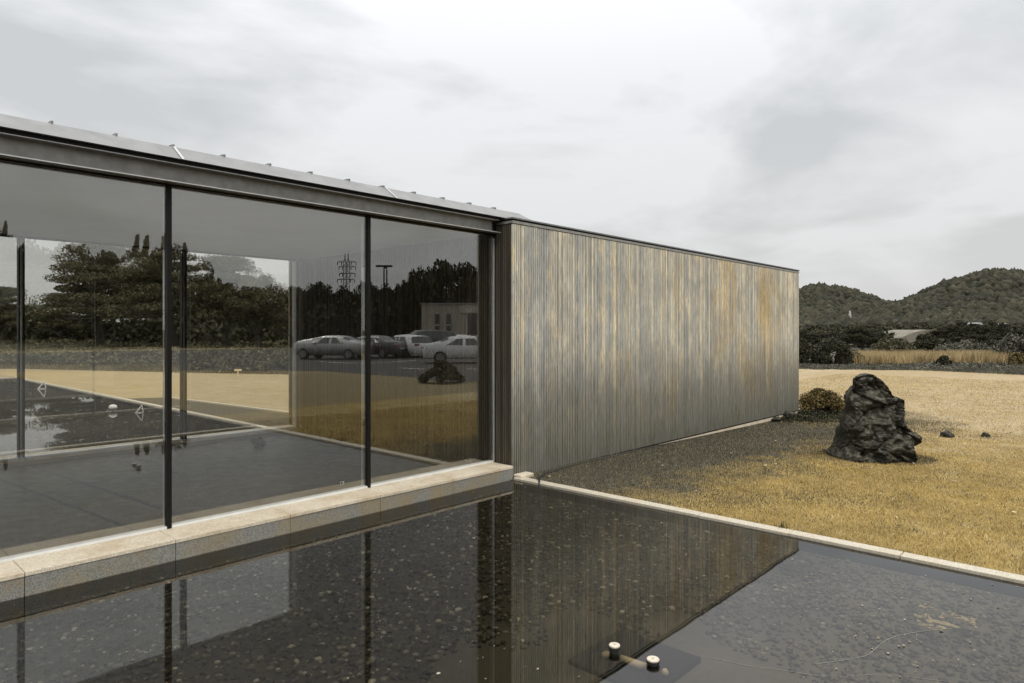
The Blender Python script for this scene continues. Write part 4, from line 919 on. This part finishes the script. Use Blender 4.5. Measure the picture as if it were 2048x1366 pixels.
def make_car(L, H, Wd, paint, label, kind='sedan', group='cars in the mirrored car park'):
    root = empty('parked_car', (0, 0, 0), label, 'car', group)
    if kind == 'sedan': top = [(0, .58), (.04, .72), (.10, .78), (.24, .86), (.30, .90), (.44, .995), (.56, 1.0), (.70, .97), (.83, .80), (.90, .74), (.97, .70), (1, .52)]; gh = (.27, .86)
    else: top = [(0, .52), (.03, .62), (.10, .66), (.24, .70), (.28, .73), (.40, .97), (.55, 1.0), (.75, .985), (.90, .94), (.97, .62), (1, .50)]; gh = (.25, .96)
    belt = .64 if kind == 'sedan' else .62
    xs = np.linspace(0, 1, 33); hw = Wd / 2; V = []; ns = 15
    for x in xs:
        zt = float(np.interp(x, [q[0] for q in top], [q[1] for q in top])) * H; nose = 1 - .22 * max(0, (.12 - x) / .12) ** 2 - .16 * max(0, (x - .9) / .1) ** 2
        zb = min(belt * H + .03 * H * x, zt - .02); g_ = max(0.0, (zt - zb)) ; sec = [(.86, .17 * H), (.97, .24 * H), (1.0, .40 * H), (1.0, .52 * H), (.975, zb)]
        sec += [(.975 - .27 * min(1, g_ / (.33 * H)) ** .9 * f, zb + g_ * f * .93) for f in (.35, .75, 1.0)]
        half = [(nose * a_ * hw, z_) for a_, z_ in sec]
        half = half[:-1] + [half[-1]] ; full = [(a_, z_) for a_, z_ in half] + [(0, zt)] + [(-a_, z_) for a_, z_ in half[::-1]]
        ns = len(full)
        V += [((x - .5) * L, a_, z_) for a_, z_ in full]
    F = [(i * ns + j, (i + 1) * ns + j, (i + 1) * ns + (j + 1) % ns, i * ns + (j + 1) % ns) for i in range(32) for j in range(ns)] + [tuple(range(ns))[::-1], tuple(range(32 * ns, 33 * ns))]
    b = MB().add(V, F); b.build('body', paint, root, smooth=True)
    gm = M['carglass']; pm = M['darksteel']
    # side windows and screens, laid 6 mm proud of the body
    def quadgrid(i0, i1, j0, j1, name, off=.008, slant=None):
        v = []; f = []; k = 0
        for i in range(i0, i1 + 1):
            for j in range(j0, j1 + 1):
                ii = i
                if slant and j == (j1 if j1 < ns // 2 else j0): ii = min(max(i, i0 + slant[0]), i1 - slant[1])
                elif slant and j == j0 + 1: ii = min(max(i, i0 + slant[0] // 2), i1 - slant[1] // 2)
                p = Vector(V[ii * ns + j]); c_ = Vector((p.x, 0, .45 * H)); d = (p - c_); d.normalize(); v.append(p + d * off)
        w_ = j1 - j0 + 1
        for i in range(i1 - i0):
            for j in range(w_ - 1): f.append((i * w_ + j, (i + 1) * w_ + j, (i + 1) * w_ + j + 1, i * w_ + j + 1))
        MB().add(v, f).build(name, gm, root, smooth=True)
    i0, i1 = int(gh[0] * 32) + 2, int(gh[1] * 32) - 3; mid_ = (i0 + i1) // 2
    for (j0, j1) in ((4, 6), (ns - 7, ns - 5)):
        quadgrid(i0, mid_, j0, j1, 'side_window', .008, (4, 0)); quadgrid(mid_ + 1, i1, j0, j1, 'side_window', .008, (0, 4))
    a0, a1 = (8, 12) if kind == 'sedan' else (8, 12); quadgrid(a0 + 1, a1 + 1, 6, ns - 7, 'windscreen', .01)
    r0, r1 = (23, 26) if kind == 'sedan' else (29, 31); quadgrid(r0, r1, 6, ns - 7, 'rear_window', .01)
    for fx in (.17, .81):
        for s_ in (-1, 1):
            w_ = MB().tube([(0, -.11, 0), (0, .11, 0)], .33, 22).build('wheel', M['tyre'], root, ((fx - .5) * L, s_ * (hw - .10), .33), smooth=False)
            rm = MB().tube([(0, s_ * .105, 0), (0, s_ * .125, 0)], .22, 18).build('rim', M['rim'], w_)
            for q in range(0): pass
    for s_ in (-1, 1):
        MB().box(-.5 * L - .01, -.5 * L + .20, s_ * hw * .62 - .16, s_ * hw * .62 + .16, .50 * H, .57 * H).build('headlight', M['lampglass'], root, bevel=.02)
        MB().box(.5 * L - .16, .5 * L + .015, s_ * hw * .62 - .18, s_ * hw * .62 + .18, .53 * H, .60 * H).build('tail_light', M['redlamp'], root, bevel=.02)
        MB().box(-.17 * L - .1, -.17 * L + .06, s_ * (hw + .02) - .08, s_ * (hw + .02) + .08, belt * H, belt * H + .11).build('mirror', paint, root, bevel=.02)
    MB().box(-.5 * L - .012, -.5 * L + .1, -.42, .42, .26 * H, .40 * H).build('grille', M['darksteel'], root, bevel=.01)
    MB().box(.5 * L - .05, .5 * L + .016, -.26, .26, .40 * H, .46 * H).build('number_plate', M['alu'], root)
    return root
def paint(name, c, metal=.0): 
    t = MT(name); b = t.n('ShaderNodeBsdfPrincipled'); b.inputs['Base Color'].default_value = c + (1,); b.inputs['Roughness'].default_value = .35; b.inputs['Metallic'].default_value = metal
    b.inputs['Coat Weight'].default_value = .8; b.inputs['Coat Roughness'].default_value = .05; t.l(b.outputs[0], t.out.inputs[0]); return t.m
M['rim'] = simple('alloy_rim', (.22, .22, .21), .4, .5); M['carglass'] = paint('car_glass', (.02, .022, .022)); M['tyre'] = simple('tyre_rubber', (.02, .02, .02), .8); M['lampglass'] = paint('headlamp_glass', (.5, .5, .5)); M['redlamp'] = paint('rear_lamp', (.25, .02, .015))
white, silver, grey, black = paint('white_paint', (.66, .66, .64)), paint('silver_paint', (.40, .40, .39), .85), paint('grey_paint', (.07, .07, .07), .4), paint('black_paint', (.012, .012, .012))
def park(c, px, py, depth, ang):
    x, y = mir(px, depth=depth); c.location = (x, y, .02); c.rotation_euler.z = R(ang); return c
# ang: heading of the tail (+x of the car) in world degrees
park(make_car(4.7, 1.46, 1.84, silver, 'silver sedan, leftmost car mirrored in the glass'), 668, 716, 41, 62)
park(make_car(4.5, 1.45, 1.80, grey, 'dark grey sedan mirrored behind the second mullion'), 748, 716, 43, 75)
park(make_car(4.1, 1.50, 1.75, white, 'white hatchback mirrored right of the second mullion', 'suv'), 812, 712, 44, 95)
park(make_car(4.9, 1.82, 1.95, black, 'tall black sport utility car mirrored mid-row', 'suv'), 845, 708, 46, 20)
park(make_car(4.6, 1.45, 1.82, white, 'white sedan mirrored behind the black utility car'), 915, 706, 50, 10)
park(make_car(4.6, 1.43, 1.82, silver, 'silver sedan mirrored farthest right at the back'), 958, 704, 52, 5)
park(make_car(4.75, 1.46, 1.85, white, 'nearest white sedan, side on, mirrored beside the jamb'), 936, 727, 36, 222)
# low shrub in front of the car park
x, y = mir(884, depth=22.0); sb = empty('spiky_shrub', (x, y, 0), 'dark spiky shrub on the lawn mirrored before the cars', 'shrub')
cs, rs_ = [], []
for i in range(40):
    a = rng.uniform(0, 6.28); q = rng.random() ** .6; cs.append((math.cos(a) * q * .65, math.sin(a) * q * .65, (1 - q) * .55 + .08 + rng.uniform(0, .12))); rs_.append((.16, .16, .12))
link('foliage', leaf_mesh('foliage', cs, rs_, 150, .05, up=.8, elong=3), M['leafdark'], sb); MB().tube([(0, 0, -.05), (0, 0, .3)], .03, 6).build('stem', M['bark'], sb)
# single storey building with narrow windows
bx, by = mir(843, depth=56); ex_, ey_ = mir(1010, depth=56); ang_ = math.atan2(ey_ - by, ex_ - bx); bl = math.hypot(ex_ - bx, ey_ - by); zb = hgt(609, 56)
mb = empty('ticket_building', (bx, by, 0), 'low beige building with narrow windows mirrored behind the cars', 'building', rz=ang_)
kx = bl / (1010 - 843)
def bxk(p): return (p - 843) * kx
# local +y points away from or toward the viewer: choose so that the body lies away from the hall
sg = -1
def ly(a_, b_): return sorted((sg * a_, sg * b_))
MB().box(0, bl, *ly(0, 7), 0, zb).build('wall', M['stucco'], mb)
MB().box(-.1, bl + .1, *ly(-.1, 7.1), zb + .002, zb + .12).build('roof', M['zinc'], mb)
for p0, p1 in ((870, 879), (893, 902)):
    w_ = MB().box(bxk(p0), bxk(p1), *ly(-.03, -.003), 1.4, hgt(628, 56)).build('window', M['carglass'], mb); MB().box(bxk(p0), bxk(p1), *ly(-.06, -.031), 2.2, 2.28).build('bar', M['alu'], w_)
d_ = MB().box(bxk(936), bxk(963), *ly(-.03, -.003), 0, hgt(627, 56)).build('door', M['carglass'], mb); MB().box(bxk(932), bxk(934), *ly(-.08, -.004), 0, hgt(627, 56)).build('door_frame', M['alu'], mb)
sb_ = MB().box(bxk(920), bxk(964), *ly(-.10, -.005), hgt(626, 56), hgt(611, 56)).build('sign_board', simple('sign_panel', (.42, .38, .30), .8), mb)
lt = MB(); zs = hgt(623.5, 56); x_ = bxk(931)
for i in range(9):   # raised letters too blurred to read
    w1_ = .09; hgt_ = .26
    lt.box(x_, x_ + .035, *ly(-.12, -.101), zs, zs + hgt_)
    if i % 3 != 1: lt.box(x_ + .036, x_ + .10, *ly(-.12, -.101), zs + (.22 if i % 2 else 0), zs + (.26 if i % 2 else .04))
    if i % 2: lt.box(x_ + .036, x_ + .09, *ly(-.12, -.101), zs + .10, zs + .14)
    x_ += (bxk(960) - bxk(931)) / 9
lt.build('lettering', M['alu_white'], sb_)
# banner with blurred characters left of the cars
x, y = mir(690, depth=62); e0 = empty('banner', (x, y, 0), 'pale banner with big characters mirrored above the silver sedan', 'banner', rz=ang_ + R(4))
for q in (-1.0, 1.0): MB().tube([(q, 0, 0), (q, 0, 2.5)], .04, 6).build('post', M['darksteel'], e0)
for i, (cx_, k) in enumerate([(-.55, 0), (-.05, 1), (.42, 2), (.85, 3)]):
    b = MB(); z0 = hgt(655, 62); h_ = .62
    b.box(cx_ - .18, cx_ + .18, -.02, .02, z0 + h_ - .12, z0 + h_); b.box(cx_ - .18, cx_ + .18, -.02, .02, z0, z0 + .10)
    if k != 3: b.box(cx_ + .08, cx_ + .18, -.02, .02, z0 + .11, z0 + h_ - .13)
    if k % 2 == 0: b.box(cx_ - .15, cx_ + .05, -.02, .02, z0 + .26, z0 + .34)
    b.build('character', M['alu_white'], e0)
MB().box(-1.0, 1.0, .022, .05, hgt(656, 62), hgt(640, 62)).build('board', M['darksteel'], e0)
# lamp posts
def lamp(px, dep, top, heads, label):
    x, y = mir(px, depth=dep); h_ = hgt(top, dep); e0 = empty('street_lamp', (x, y, 0), label, 'street lamp', 'lamp posts in the mirrored car park', rz=ang_)
    MB().tube([(0, 0, 0), (0, 0, h_)], [.09, .06], 8).build('pole', M['darksteel'], e0)
    for s_ in heads: MB().box(min(0, s_ * .75), max(0, s_ * .75), -.15, .15, h_ - .05, h_ + .12).build('lamp_head', M['darksteel'], e0, bevel=.03)
lamp(768, 62, 533, (-1, 1), 'double headed lamp post mirrored between the pylon and the big tree'); lamp(773.5, 62, 536, (-.4,), 'thin single lamp post mirrored beside the double lamp post')
# pylon: two lattice columns with cross arms and insulators
x, y = mir(693, depth=260); py_ = empty('power_pylon', (x, y, 0), 'twin column power pylon mirrored above the trees', 'pylon', rz=ang_); k = 260 / FPX
for cx_, tp_ in ((-3.2 * k, 504), (3.4 * k, 501)):
    b = MB(); H_ = hgt(tp_, 260)
    for s_ in (-1, 1): b.tube([(cx_ + s_ * .55, 0, 0), (cx_ + s_ * .45, 0, hgt(522, 260))], .14, 4)
    b.tube([(cx_, 0, hgt(522, 260)), (cx_, 0, H_)], [.28, .07], 4)
    for q in range(14): z_ = 4 + q * 1.75; b.tube([(cx_ - .5, 0, z_), (cx_ + .5, 0, z_ + 1.7)], .08, 4)
    b.build('column', M['darksteel'], py_)
for (yy_, a_, b_) in ((524, -18, 19), (533.5, -15, 18), (547, -14, 17), (559, -18, 16)):
    z_ = hgt(yy_, 260); b = MB(); b.tube([(a_ * k, 0, z_), (b_ * k, 0, z_)], .16, 4); b.tube([(a_ * k, 0, z_ - .02), (0, 0, z_ + .9), (b_ * k, 0, z_ - .02)], .08, 4)
    arm = b.build('crossarm', M['darksteel'], py_)
    for q in (a_, a_ * .55, b_ * .5, b_): MB().tube([(q * k, 0, z_), (q * k, 0, z_ - 1.25)], .15, 5).build('insulator', M['darksteel'], arm)
# tree belt behind the car park
belt = [limb_tree('round', 41, 8.0, 3.6, M['leafdark'], 60, 110, .30, '', 'belt tree', 'tree belt behind the car park', .1), limb_tree('round', 47, 8.0, 4.2, M['leafdark'], 60, 110, .30, '', 'belt tree', 'tree belt behind the car park', .1),
        limb_tree('cone', 52, 8.0, 1.9, M['leafdark'], 60, 70, .26, '', 'conifer', 'conifers behind the car park')]
bu = [0, 0, 0]
def btree(k, px, dep, top, w, label):
    x, y = mir(px, depth=dep); h_ = hgt(top, dep); s = h_ / 8.0; sw = w / FPX * dep / 2 / ([3.6, 4.2, 1.6][k])
    if not bu[k]: bu[k] = 1; put(belt[k], x, y, -.1, 0, (sw, sw, s)); belt[k]['label'] = label
    else: copy_tree(belt[k], (x, y, -.1), px * .37, (sw, sw, s), label)
for i, a in enumerate([(1, 905, 68, 516, 130, 'largest dark tree mirrored over the beige building'), (0, 848, 70, 535, 80, 'dark tree mirrored left of the largest one'), (0, 948, 66, 555, 70, 'dark tree mirrored at the right beside the jamb'),
                       (0, 812, 74, 562, 60, 'leaning low tree mirrored left of the big trees'), (1, 775, 76, 568, 80, 'low tree mirrored under the double lamp post'), (0, 735, 76, 564, 70, 'tree mirrored behind the second mullion'),
                       (1, 690, 78, 572, 90, 'tree mirrored at the foot of the pylon'), (0, 640, 76, 566, 80, 'tree mirrored left of the pylon'), (1, 600, 78, 566, 80, 'tree mirrored over the far window jamb'),
                       (0, 545, 76, 570, 80, 'tree mirrored over the right of the far window'), (1, 490, 78, 566, 90, 'tree mirrored over the sky in the far window'), (0, 430, 78, 558, 80, 'tree mirrored right of the conifers'),
                       (1, 385, 76, 500, 70, 'tall tree mirrored right of the conifers, near the first mullion'), (0, 340, 74, 490, 80, 'tall tree mirrored behind the first mullion'),
                       (1, 200, 80, 492, 110, 'tree mirrored left of the conifers'), (0, 130, 78, 490, 100, 'tree mirrored over the left pane'), (1, 60, 78, 482, 110, 'tree mirrored near the far left mullion'),
                       (0, -10, 76, 462, 90, 'tree mirrored at the left edge'), (1, -90, 78, 470, 110, 'tree mirrored beyond the left edge'), (0, 280, 76, 500, 90, 'tree mirrored under the conifers'), (1, 1000, 72, 540, 100, 'tree mirrored behind the slatted wall side'),
                       (2, 263, 84, 462, 54, 'leftmost of the mirrored conifers'), (2, 276, 84, 468, 46, 'second mirrored conifer from the left'), (2, 288, 84, 464, 54, 'third mirrored conifer from the left'), (2, 308, 84, 455, 66, 'tallest mirrored conifer left of the first mullion'),
                       (2, 6, 80, 440, 40, 'thin conifer mirrored at the left edge'), (2, 350, 84, 472, 54, 'mirrored conifer right of the first mullion'), (2, 372, 84, 480, 50, 'last mirrored conifer, farthest right')]): btree(*a)
cs, rs_ = [], []
for i in range(420):
    px = rng.uniform(-160, 1060); dep = rng.uniform(70, 95); x, y = mir(px, depth=dep); q = rng.uniform(1.2, 2.4)
    if y > -14: continue
    cs.append((x, y, rng.uniform(.5, 5.0 if px < 400 else 3.6))); rs_.append((q * 1.4, q * 1.4, q))
tag(link('distant_thicket', leaf_mesh('distant_thicket', cs, rs_, 90, .42), M['leafdark']), 'dark thicket filling the tree belt behind the car park', 'thicket', kind='stuff')
